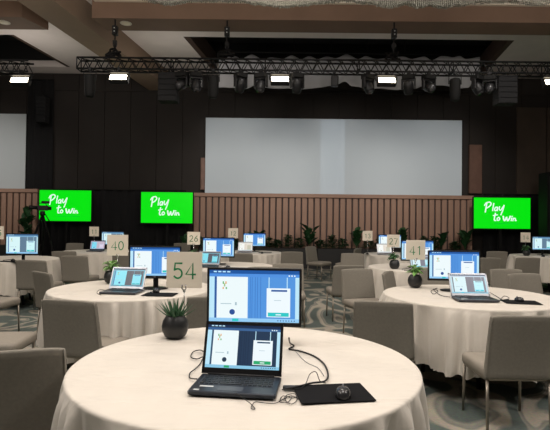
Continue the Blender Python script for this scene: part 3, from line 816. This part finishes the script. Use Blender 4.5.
def make_monitor(pal, s=1.0):
    t = thing('computer_monitor'); W, H = .515, .315; zc = .109+H/2
    m = MB(); m.box((0, .012, zc), (W, .024, H), bev=.006); m.box((0, .035, zc-.01), (.34, .03, .2), bev=.012); m.build('casing', M_BLK, t)
    m = MB()                                             # raised bezel
    for (x, z, a, b) in ((0, zc+H/2-.007, W-.004, .012), (0, zc-H/2+.011, W-.004, .02), (-W/2+.007, zc, .012, H-.004), (W/2-.007, zc, .012, H-.004)): m.box((x, -.003, z), (a, .008, b), bev=.002)
    m.build('bezel', M_BLK, t)
    ui_mesh(W-.024, H-.036, pal, t, Matrix.Translation((0, -.0008, zc+.005)), s)
    m = MB(); m.box((0, .045, .09), (.05, .02, .17), bev=.005); m.build('stand_neck', M_BLK, t)
    m = MB(); m.lathe([(.09, 0), (.1, .004), (.098, .01), (.03, .014), (.001, .014)], 28, M=Matrix.Translation((0, .04, 0)) @ Matrix.Diagonal((1.25, .95, 1, 1))); m.build('stand_base', M_BLK, t)
    m = MB(); m.box((0, -.0075, zc-H/2+.011), (.02, .001, .006)); m.build('maker_mark', mat('dim_logo_grey', hexc(140, 145, 150), .5), t)
    learn(t); return t
def make_laptop(pal, body, s=1.0, tilt=19, detail=True, W=.345):
    t = thing('laptop'); D, H = .215, .220
    m = MB(); m.box((0, 0, .011), (W, D, .018), bev=.006); m.build('base', body, t)
    m = MB(); m.box((0, .03, .0203), (W-.04, .115, .0012)); kw = m.build('keyboard_well', M_KEYG, t)
    m = MB()
    for r in range(5):
        n = 15; y = .075 - r*.022
        for c in range(n):
            x = -(W-.05)/2 + (c+.5)*(W-.05)/n + (r % 2)*.003
            if r == 4 and 4 <= c <= 8:
                if c == 6: m.box((x, y, .0222), (.09, .015, .0026))
                continue
            m.box((x, y, .0222), ((W-.05)/n-.004, .017, .0026))
    m.build('keys', M_KEY, t)
    m = MB(); m.box((-.01, -.066, .0203), (.1, .05, .0012)); m.build('touchpad', M_KEYG, t)
    if detail:
        m = MB(); m.box((-.11, -.05, .0205), (.055, .014, .0008)); m.box((-.14, -.092, .0205), (.022, .012, .0008)); m.build('sticker', M_WHT, t)
        for yy in (.06, .02):
            m = MB(); m.box((W/2, yy, .011), (.002, .016, .006)); m.build('side_port', M_GREYP, t)
    m = MB(); m.tube([(-W/2+.03, D/2-.008, .02), (W/2-.03, D/2-.008, .02)], .008, 8); m.build('hinge', M_BLK, t)
    T = Matrix.Translation((0, D/2-.004, .022)) @ Matrix.Rotation(R(-tilt), 4, 'X')
    m = MB(); m.box((0, .004, H/2), (W, .008, H), bev=.003, M=T); lid = m.build('lid', body, t)
    m = MB()
    for (x, z, a, b) in ((0, H-.007, W-.002, .013), (0, .012, W-.002, .024), (-W/2+.006, H/2, .011, H-.002), (W/2-.006, H/2, .011, H-.002)): m.box((x, -.0022, z), (a, .003, b), M=T)
    m.build('bezel', M_BLK if body == M_LAPD else M_SILV, lid)
    ui_mesh(W-.022, H-.038, pal, lid, T @ Matrix.Translation((0, -.0006, H/2+.006)), s)
    learn(t); return t
NAVY = dict(bg=(38, 58, 84), line=(30, 46, 70), bar=(30, 48, 80), tool=(60, 100, 150), btn=(40, 170, 110), dark=(50, 80, 110), dot=(40, 60, 80), task=(140, 200, 230))
CYAN = dict(bg=(84, 88, 98), line=(72, 76, 86), paper=(130, 222, 238), card=(130, 222, 238), edge=(100, 170, 190), bar=(50, 60, 75), tool=(120, 170, 190), btn=(60, 190, 200), task=(90, 150, 170))
GREYV = dict(bg=(128, 128, 140), line=(118, 118, 130), paper=(215, 240, 246), card=(190, 240, 250), edge=(185, 215, 225), bar=(90, 100, 120), tool=(190, 205, 220), btn=(60, 200, 220), task=(130, 190, 210), dark=(100, 100, 115))
PALE = dict(bg=(226, 218, 205), line=(210, 200, 188), paper=(242, 244, 240), card=(200, 196, 176), edge=(240, 240, 235), bar=(190, 190, 185), tool=(235, 232, 225), btn=(180, 200, 190), task=(190, 210, 220), dark=(190, 185, 175), dot=(150, 140, 110))
PINK = dict(bg=(196, 180, 196), line=(185, 170, 188), paper=(120, 215, 238), card=(215, 205, 225), edge=(190, 170, 190), bar=(120, 110, 130), tool=(190, 180, 200), btn=(190, 190, 215), task=(150, 170, 200))
TEAL = dict(bg=(100, 128, 150), line=(90, 118, 142), paper=(215, 245, 248), card=(205, 245, 248), bar=(70, 110, 150), tool=(120, 170, 205), btn=(50, 200, 200), edge=(190, 225, 235))
MONB = make_monitor({}, 1.0); MONT = make_monitor(TEAL, 1.0)
LAPN = make_laptop(NAVY, M_LAPD); M_LAPG = mat('dark_grey_laptop', hexc(62, 64, 70), .4, .4)
LAPC = make_laptop(CYAN, M_LAPG, W=.34, tilt=27); LAPG = make_laptop(GREYV, M_LAPG, W=.35, tilt=27); LAPP = make_laptop(PALE, M_SILV, W=.325); LAPK = make_laptop(PINK, M_LAPD, W=.325)

def make_pad():
    m = MB(); m.box((0, 0, .002), (.29, .2, .0035), bev=.0015); 
    return m.build('mouse_mat', M_PAD)
PAD = make_pad(); learn(PAD)
def make_mouse():
    t = thing('computer_mouse'); m = MB(); vs = []; U, V = 14, 8
    for j in range(V+1):
        for i in range(U):
            a = 2*PI*i/U; e = math.cos(PI/2*j/V)**.6 if j < V else .001
            vs.append((.031*math.cos(a)*e*(1-.08*math.sin(a)), .052*math.sin(a)*e, .001+.034*math.sin(PI/2*j/V)*(1-.15*math.sin(a)*e)))
    fs = [(j*U+i, j*U+(i+1) % U, (j+1)*U+(i+1) % U, (j+1)*U+i) for j in range(V) for i in range(U)] + [list(range(U-1, -1, -1))]
    m.add(vs, fs, 0, True); m.build('body', mat('glossy_black_mouse', (.02, .02, .022), .22), t)
    m = MB(); m.tube([(-.003, .026, .031), (.003, .026, .031)], .008, 10); m.build('scroll_wheel', M_GREYP, t)
    m = MB(); m.tube([(0, -.005, .0345), (0, .016, .0335)], .0018, 5); m.build('button_seam', M_GREYP, t)
    learn(t); return t
MOU = make_mouse()

# number strokes in a 1 x 1.6 cell (x right, z up)
def arc(cx, cz, rx, rz, a0, a1, n=12): return [(cx+rx*math.cos(R(a0+(a1-a0)*k/n)), cz+rz*math.sin(R(a0+(a1-a0)*k/n))) for k in range(n+1)]
DG = {'0': [arc(.5, .8, .42, .75, 0, 360, 24)], '1': [[(.3, 1.3), (.58, 1.55), (.58, .03)]],
      '2': [arc(.5, 1.12, .38, .43, 160, -35) + [(.1, .05)], [(.1, .05), (.92, .05)]],
      '3': [arc(.46, 1.16, .36, .38, 150, -85), arc(.46, .42, .42, .38, 85, -150)],
      '4': [[(.72, .03), (.72, 1.55), (.05, .45), (.98, .45)]],
      '5': [[(.88, 1.52), (.22, 1.52), (.16, .86)], [(.16, .86)] + arc(.48, .52, .42, .46, 110, -145)],
      '6': [arc(.5, .48, .4, .44, 0, 360, 22), [(.78, 1.52), (.32, .98), (.12, .62)]],
      '7': [[(.08, 1.52), (.92, 1.52), (.38, .03)]]}
def make_sign(num, loc, zb_, label, face=0, foot=False, w=.21, ink=M_NUM, sw=.165):
    t = thing('table_number_sign', loc, face)
    m = MB(); z0 = zb_ - loc[2]; m.box((0, 0, z0+w/2), (w, .004, w), bev=.0015); b = m.build('card', M_SIGN, t)
    m = MB(); n = len(num); ch = .104; cw = ch/1.6*.92; gap = cw*.24; tot = n*cw + (n-1)*gap
    for i, c in enumerate(num):
        ox = -tot/2 + i*(cw+gap); oz = z0 + w/2 - ch/2
        for q, st in enumerate(DG[c]):
            ribbon(m, [(ox+x*cw, oz+z*cw) for x, z in st], sw*cw, -.0028-.0001*q)
    m.build('numerals', ink, b)
    m = MB(); m.tube([(0, .006, .0), (0, .006, z0-.012)], .0028, 6); m.build('stem', M_CHROME, t)
    m = MB()
    m.tube([(0, .004, z0-.02), (-.012, -.004, z0-.002), (-.010, -.006, z0+.012)], .004, 6); m.tube([(0, .004, z0-.02), (.012, -.004, z0-.002), (.010, -.006, z0+.012)], .004, 6)
    m.ball((-.011, -.006, z0+.014), .006); m.ball((.011, -.006, z0+.014), .006); m.ball((0, .004, z0-.02), .008); m.build('clip', M_CHROME, t)
    if foot:
        m = MB(); m.lathe([(.045, 0), (.045, .008), (.02, .02), (.006, .03), (.001, .03)], 16); m.build('foot', M_BLK, t)
    return tag(t, label, 'sign')

def make_pot_plant(kind, seed=0, r=.075):
    rnd = random.Random(seed)
    t = thing('potted_succulent' if kind == 'agave' else 'potted_plant')
    prof = [(r*.55, 0), (r*.8, .012), (r*.97, .04), (r*1.02, .068), (r*.93, .1), (r*.72, .125), (r*.66, .13), (r*.62, .128), (r*.62, .115), (.001, .115)]
    m = MB(); m.lathe(prof, 28); m.build('pot', M_POT, t)
    m = MB(); m.lathe([(r*.6, .116), (.001, .119)], 18); m.build('soil', M_SOIL, t)
    m = MB()
    if kind == 'agave':
        for i in range(34):
            a = i*2.399; el = .35 + .9*(i/34); L = .115 - .02*(i/34)
            d = Vector((math.cos(a)*math.cos(el), math.sin(a)*math.cos(el), math.sin(el)))
            q = Vector((d.x*.02, d.y*.02, .115)); s = d.cross(Vector((0, 0, 1))).normalized(); n = s.cross(d); vs = []
            for k in range(5):
                u = k/4; c = q + d*L*u + Vector((0, 0, .02))*u*u; ww = .011*(1-u**1.6)+.0004; 
                vs += [c-s*ww, c-n*ww*.7, c+s*ww, c+n*ww*.15]
            fs = [(4*k+j, 4*k+(j+1) % 4, 4*k+4+(j+1) % 4, 4*k+4+j) for k in range(4) for j in range(4)]
            m.add(vs, fs, 0, True)
        m.build('rosette', M_SUCC, t)
    else:
        st = MB()
        for i in range(26):
            a = rnd.uniform(0, 2*PI); h = rnd.uniform(.02, .10); e = Vector((math.cos(a)*.035*rnd.random(), math.sin(a)*.035*rnd.random(), .12+h))
            st.tube([(0, 0, .115), e], .0015, 4); leafm(m, e, (math.cos(a), math.sin(a), rnd.uniform(.0, .9)), rnd.uniform(.07, .11), .045, .5, n=3)
        m.build('foliage', M_LEAF if kind == 'bright' else M_DLEAF2, t); st.build('stem', M_LEAF, t)
    learn(t); return t
M_DLEAF2 = mat('mid_green_leaf', hexc(46, 88, 48), .5, noise_amt=.3, noise_scale=30)
PA = make_pot_plant('agave'); PB = make_pot_plant('bright', 4); PC = make_pot_plant('mid', 8)

def cable(name, pts, r, label, z=TZ+.003, mt=M_BLK):
    P = [(p[0], p[1], p[2] if len(p) > 2 else z) for p in pts]
    m = MB(); c = catmull(P, 6); m.tube(c, r, 6); o = m.build(name, mt); return tag(o, label, 'cable')
def tp(px, py, dz=0):
    v = onz(px, py, TZ+dz); return (v.x, v.y, v.z)

# --- table 54
o = inst(MONB, (ony(254, 300, 2.62).x, 2.62, TZ), R(-3), 'large near monitor standing behind the black laptop on the nearest table', 'monitor')
a = Vector(tp(185.5, 395.5)); b = Vector(tp(277, 400.5)); ang = math.atan2(b.y-a.y, b.x-a.x); c = (a+b)/2 + Vector((-math.sin(ang), math.cos(ang), 0))*.1075
inst(LAPN, (c.x, c.y, TZ), ang, 'open black laptop at front of the nearest table', 'laptop')
LAPPOS = c
p = tp(175, 337.5); inst(PA, p, 0, 'spiky green succulent in round black pot on the nearest table', 'potted plant')
make_sign('54', (p[0]+.044, p[1]+.025, TZ+.125), 1.040, 'square beige sign reading 54 clipped above the black succulent pot', R(-2))
ca = Vector(tp(298, 384.5)); cb = Vector(tp(358, 383.2)); cc = Vector(tp(371, 402)); cdv = Vector(tp(303, 406)); c = (ca+cb+cc+cdv)/4; ang = math.atan2(cb.y-ca.y+cc.y-cdv.y, cb.x-ca.x+cc.x-cdv.x)
inst(PAD, (c.x, c.y, TZ), ang, 'black mouse mat at right on the nearest table', 'mouse mat')
q = tp(343, 397); inst(MOU, (q[0], q[1], TZ+.004), R(-8), 'black mouse resting on the mat of the nearest table', 'mouse')
cable('power_cable', [tp(289, 338, .1), tp(290, 343, .03), tp(294, 346, .004), tp(289, 349, .004), tp(300, 351, .004), tp(314, 356, .004), tp(324, 364, .004), tp(328, 374, .004), tp(325, 381, .006), tp(312, 383, .008), tp(300, 386, .01), tp(284, 389, .012)], .0042, 'thick black cable curving from near monitor to the right side of laptop')
cable('thin_cable', [tp(282, 389.5, .014), tp(290, 389, .006), tp(301, 388, .008), tp(306, 383, .012), tp(310, 374, .03), tp(316, 372, .04), tp(320, 381, .012), tp(326, 383, .004)], .0018, 'thin black looped wire standing up at the corner of the mouse mat')
cable('thin_cable', [tp(236, 393, .02), tp(246, 400, .012), tp(252, 405), tp(255, 409), tp(251, 408), tp(255, 402), tp(265, 403), tp(276, 403), tp(285, 398), tp(292, 396), tp(288, 402), tp(280, 402), tp(283, 396), tp(293, 398), tp(301, 394)], .0016, 'thin tangled black wire lying in front of the near laptop')
cable('thin_cable', [tp(283, 400, .003), tp(287, 395), tp(295, 394), tp(297, 400), tp(291, 404), tp(285, 399), tp(292, 396), tp(300, 399), tp(302, 392)], .0016, 'small knot of black wire left of the near mouse mat')
cable('charger_cable', [tp(204, 352, .03), tp(200, 350, .012), tp(193, 352, .006), tp(191, 357, .005), tp(197, 359, .006), tp(203, 357, .01), tp(200, 364, .004), tp(195, 369, .004), tp(190, 373, .004), tp(190, 378, .004), tp(197, 379, .012)], .0028, 'black charging cable looped at the left of the near laptop')
cable('thin_cable', [tp(290, 345), tp(296, 352), tp(306, 362), tp(318, 368), tp(324, 376)], .0014, 'pale thin wire lying beside the thick cable right of near monitor', mt=M_GREYP)
bx = MB(); bx.box((0, 0, .008), (.05, .022, .014), bev=.004); bo = bx.build('cable_adapter', M_BLK); v = tp(289, 389.5); bo.location = (v[0], v[1], TZ+.0); tag(bo, 'small black plug adapter at right side of near laptop', 'adapter')

def put(proto, px, py, rz, label, cat, dz=0, Z=TZ):
    v = onz(px, py, Z); return inst(proto, (v.x, v.y, Z+dz), rz, label, cat)
def at(k, dx, dy): return (TABLES[k][0]+dx, TABLES[k][1]+dy, TZ)
# --- table 41
inst(MONB, (ony(454, 280, 4.85).x, 4.85, TZ), R(-3), 'lit monitor on the right hand table behind its grey laptop', 'monitor').scale.z = .96
a = Vector(tp(451, 301.5)); b = Vector(tp(497, 303)); c = (a+b)/2; inst(LAPG, (c.x+.055, c.y+.108, TZ), R(-2), 'grey laptop open on the right hand table before its monitor', 'laptop')
p = at(41, -.33, .50); p = tp(415, 287); inst(PB, p, 0, 'bright green plant in round black pot at rear left of the right hand table', 'potted plant')
make_sign('41', (p[0]+.01, p[1]+.02, TZ+.125), 1.045, 'square beige sign reading 41 above a bright leafy black pot', R(3))
put(PAD, 521, 302.2, R(-10), 'black mouse mat at right side of the right hand table', 'mouse mat'); put(MOU, 519, 301.5, R(10), 'black mouse on the mat beside the grey laptop', 'mouse', .004)
cable('power_cable', [tp(489, 292, .02), tp(496, 296), tp(503, 300), tp(508, 299), tp(497, 301, .006)], .003, 'black cable between grey laptop and mat on the right hand table')
cable('thin_cable', [tp(437, 288), tp(431, 291), tp(434, 294), tp(438, 291), tp(433, 289), tp(440, 295), tp(450, 297)], .003, 'curled black wire left of the grey laptop on right hand table')
cable('thin_cable', [tp(500, 300), tp(504, 296), tp(509, 298), tp(506, 302)], .0025, 'small wire loop beside the right hand table mouse mat')
# --- table 40
inst(MONB, (ony(155, 262, 4.78).x, 4.78, TZ), R(0), 'lit monitor on the left middle table partly covered by sign fifty-four', 'monitor')
a = Vector(tp(97, 294.3)); b = Vector(tp(143, 294.8)); c = (a+b)/2; inst(LAPC, (c.x-.02, c.y+.108, TZ), R(-5), 'grey laptop with cyan windows open on the left middle table', 'laptop')
q = at(40, -.38, .52); p = tp(111, 283); inst(PB, p, 1.2, 'bright green plant behind the laptop with cyan windows', 'potted plant')
v = ony(117, 245, p[1]); make_sign('40', (v.x, p[1]+.02, TZ+.125), 1.05, 'square beige sign reading 40 above plant on left middle table', R(2), w=.225)
put(PAD, 160, 294.5, R(-4), 'black mouse mat left of sign fifty-four stem on left middle table', 'mouse mat'); put(MOU, 156, 292.5, R(30), 'black mouse on the mat of the left middle table', 'mouse', .004)
cable('power_cable', [tp(143, 291, .01), tp(150, 288), tp(158, 286), tp(162, 288), tp(157, 291), tp(150, 292)], .003, 'black cable coiled right of the laptop with cyan windows')
cable('thin_cable', [tp(104, 290), tp(99, 290), tp(97, 293), tp(101, 295)], .0025, 'short dark wire at left of the laptop with cyan windows')
# --- table 26
inst(MONB, (ony(218.5, 245, 7.6).x, 7.6, TZ), R(-5), 'lit monitor behind the near one, right of sign twenty-six', 'monitor')
inst(LAPC, (ony(206.5, 262, 7.15).x, 7.15, TZ), R(-8), 'small laptop with cyan windows just right of sign fifty-four', 'laptop')
Y = 7.55; make_sign('26', (ony(193.5, 250, Y).x, Y, TZ+.12), 1.065, 'square beige sign reading 26 below left end of slat wall', 0, ink=M_NUMG, w=.2)
inst(PC, (ony(193.5, 250, Y).x, Y-.02, TZ), 0, 'potted plant hidden behind sign fifty-four holding sign twenty-six', 'potted plant')
inst(MOU, (ony(228, 262, 7.05).x, 7.05, TZ), .4, 'black mouse lying above the top edge of the near monitor', 'mouse')
cable('power_cable', [(ony(220, 262, 7.3).x, 7.3), (ony(226, 262, 7.35).x, 7.35), (ony(230, 262, 7.2).x, 7.2), (ony(224, 262, 7.1).x, 7.1)], .005, 'dark cable coil on table behind the near monitor')
# --- table 12
inst(MONB, (ony(254.5, 240, 11.0).x, 11.0, TZ), R(2), 'far lit monitor between sign twelve and lone chair', 'monitor')
inst(LAPP, (ony(244.5, 248, 10.5).x, 10.5, TZ), R(-4), 'small far laptop with pale screen right of sign twelve', 'laptop')
Y = 10.9; make_sign('12', (ony(233, 240, Y).x, Y, TZ), 1.06, 'square beige sign reading 12 before slats at centre left', 0, True, ink=M_NUMG, w=.225)
inst(MOU, (ony(262, 252, 10.35).x, 10.35, TZ), .2, 'tiny dark mouse right of the pale screen laptop', 'mouse')
inst(PAD, (ony(265, 252, 10.5).x, 10.62, TZ), 0, 'tiny dark mouse mat on the far table under sign twelve', 'mouse mat')
# --- table 27
inst(MONB, (ony(417.5, 250, 7.35).x, 7.35, TZ), R(4), 'lit monitor half covered by the sign forty-one', 'monitor')
inst(LAPG, (ony(425, 262, 6.95).x, 6.95, TZ), R(0), 'grey laptop half hidden behind sign forty-one and its monitor', 'laptop')
Y = 7.55; make_sign('27', (ony(393.7, 241, Y).x, Y+.02, TZ+.125), 1.055, 'square beige sign reading 27 above a dark leafy pot', 0, ink=M_NUMG, w=.2)
inst(PC, (ony(394.5, 260, 7.2).x, 7.2, TZ), 0.9, 'dark leafy plant in black pot below the sign twenty-seven', 'potted plant')
cable('power_cable', [(ony(402, 262, 7.1).x, 7.1), (ony(408, 262, 7.2).x, 7.2), (ony(411, 262, 7.0).x, 7.0), (ony(404, 262, 6.95).x, 6.95)], .005, 'dark cable coil right of the dark leafy pot')
# --- table 13
inst(MONB, (ony(393, 241, 10.6).x, 10.9, TZ), R(-3), 'far lit monitor half hidden behind the sign twenty-seven', 'monitor')
Y = 10.5; make_sign('13', (ony(367.5, 240, Y).x, Y, TZ), 1.05, 'square beige sign reading 13 on slim stalk with round foot', 0, True, ink=M_NUMG, w=.215)
inst(LAPP, (ony(386, 252, 10.4).x, 10.4, TZ), R(3), 'tiny far laptop behind the dark leafy pot', 'laptop')
# --- table 14
inst(MONT, (ony(546, 246, 10.7).x, 10.8, TZ), R(0), 'far lit monitor at the right edge beside sign fourteen', 'monitor')
Y = 10.6; make_sign('14', (ony(526, 240, Y).x, Y+.02, TZ+.1), 1.05, 'square beige sign reading 14 on the right against black drape', 0, ink=M_NUMG, w=.215)
inst(PC, (ony(526, 250, Y).x, Y-.02, TZ), 2.0, 'small dark leafy pot under the sign fourteen', 'potted plant')
inst(MOU, (ony(543, 252, 10.3).x, 10.3, TZ), 0, 'tiny dark mouse at right edge below far monitor', 'mouse')
# --- table 11
inst(MONT, (ony(112, 237, 10.9).x, 10.95, TZ), R(0), 'far lit monitor just above sign forty', 'monitor')
inst(LAPK, (ony(95.5, 247, 10.45).x, 10.45, TZ), R(2), 'small far laptop with pink and cyan screen under sign eleven', 'laptop')
Y = 10.85; make_sign('11', (ony(94, 240, Y).x, Y, TZ), 1.07, 'square beige sign reading 11 above the pink screened laptop', 0, True, ink=M_NUMG, w=.215)
# --- table at left edge
inst(MONT, (ony(20.5, 242, 7.5).x, 7.55, TZ), R(1), 'lit monitor on the table at the left picture edge', 'monitor').scale.z = 1.07
v = ony(-4.6, 240, 7.9); make_sign('25', (v.x, 7.95, TZ), 1.10, 'beige sign of which only a sliver shows at left edge', 0, True, w=.215)
inst(MOU, (ony(13, 257, 7.75).x, 7.75, TZ+.004), .5, 'black mouse below the left edge monitor', 'mouse')
inst(PAD, (ony(8, 258, 7.7).x, 7.7, TZ), .1, 'black mouse mat below the left edge monitor', 'mouse mat')
cable('power_cable', [(ony(3, 258, 7.9).x, 7.9), (ony(10, 258, 8.0).x, 8.0), (ony(16, 258, 7.9).x, 7.9), (ony(20, 258, 7.75).x, 7.75), (ony(14, 258, 7.6).x, 7.6)], .006, 'dark cables tangled below the left edge monitor')

# ------------------------------------------------------------------ lights
def light(name, kind, loc, energy, col=(1, .9, .78), rot=(0, 0, 0), **kw):
    l = bpy.data.lights.new(name, kind); l.energy = energy; l.color = col
    for k, v in kw.items(): setattr(l, k, v)
    o = bpy.data.objects.new(name, l); COL.objects.link(o); o.location = loc; o.rotation_euler = rot
    return o
def aim(o, tgt):
    o.rotation_euler = (Vector(tgt)-o.location).to_track_quat('-Z', 'Y').to_euler()
WARM = (1, .945, .885)
for i, (x, y) in enumerate([(-4.5, 1.0), (0, 0.2), (4.5, 1.0), (-4.5, 5.0), (0, 4.6), (4.5, 5.0), (-4.5, 8.6), (0, 8.6), (4.5, 8.6)]):
    o = light('ceiling_lamp', 'SPOT', (x, y, 5.9), (78 if y < 2 else 140) if y < 8 else 190, WARM, spot_size=R(125), spot_blend=.9, shadow_soft_size=.35)
    o.rotation_euler = (R(-6) if y < 8 else R(8), 0, 0)
# projector beams onto the big screen, overlapping at its middle
def projector(x, px0, px1, e, col):
    Y = 12.0; z = 5.2
    A = ony(px0, 118, YS).x; B = ony(px1, 118, YS).x
    o = light('projector_beam', 'SPOT', (x, Y, z), e, col, shadow_soft_size=.02, spot_size=R(150), spot_blend=0)
    o.rotation_euler = (R(90), 0, 0)
    l = o.data; l.use_nodes = True; nt = l.node_tree; N = nt.nodes; L = nt.links
    em = [n for n in N if n.type == 'EMISSION'][0]
    tc = N.new('ShaderNodeTexCoord'); sp = N.new('ShaderNodeSeparateXYZ'); L.new(tc.outputs['Normal'], sp.inputs[0])
    dy = YS - Y
    def M2(op, a, b):
        n = N.new('ShaderNodeMath'); n.operation = op
        for i, v in enumerate((a, b)):
            if isinstance(v, (int, float)): n.inputs[i].default_value = v
            else: L.new(v, n.inputs[i])
        return n.outputs[0]
    az = M2('ABSOLUTE', sp.outputs['Z'], 0)
    u = M2('DIVIDE', sp.outputs['X'], az); w = M2('DIVIDE', sp.outputs['Y'], az)
    z1 = SZB+SH - z; z0 = SZB - z
    g = M2('MULTIPLY', M2('MULTIPLY', M2('GREATER_THAN', u, (A-x)/dy), M2('LESS_THAN', u, (B-x)/dy)), M2('MULTIPLY', M2('GREATER_THAN', w, z0/dy), M2('LESS_THAN', w, z1/dy)))
    az3 = M2('POWER', az, 3.0)                       # even picture across the throw
    L.new(M2('DIVIDE', g, az3), em.inputs['Strength'])
    return o
cx = SXC
projector(cx-1.6, 206, 343.5, 60, (.72, .85, 1)); projector(cx+1.6, 323.5, 463, 60, (.72, .85, 1))
for x in (-9.6, -1.2, 2.0, 5.2):                       # added spots behind the truss, without fixtures, to brighten screen and slats
    o = light('added_wash', 'SPOT', (x, 11.2, 4.3), 270, (1, .93, .86), spot_size=R(75), spot_blend=1, shadow_soft_size=.12); aim(o, (x, 15.5, 2.7))
for x in (-4.5, 0, 4.5):                               # added fill points without fixtures, for ceiling, beams, signs and chair backs
    light('added_fill', 'POINT', (x, 5.6, 4.6), 130, (1, .9, .78), shadow_soft_size=.4)
    light('added_fill', 'POINT', (x*.8, 1.6, 4.6), 235, (1, .945, .885), shadow_soft_size=.5)
light('ceiling_fill', 'POINT', (-6.6, 12.4, 4.7), 45, (1, .92, .84), shadow_soft_size=.3)  # two added points without fixtures, brightening the left part of the ceiling
light('ceiling_fill', 'POINT', (-2.9, 12.6, 4.9), 18, (1, .92, .84), shadow_soft_size=.3)
W = bpy.data.worlds.new('world'); S.world = W; W.use_nodes = True
W.node_tree.nodes['Background'].inputs[0].default_value = (.02, .02, .022, 1); W.node_tree.nodes['Background'].inputs[1].default_value = 1

S.view_settings.view_transform = 'Standard'; S.view_settings.look = 'None'; S.view_settings.gamma = 1; S.view_settings.exposure = 0; S.view_settings.use_curve_mapping = False
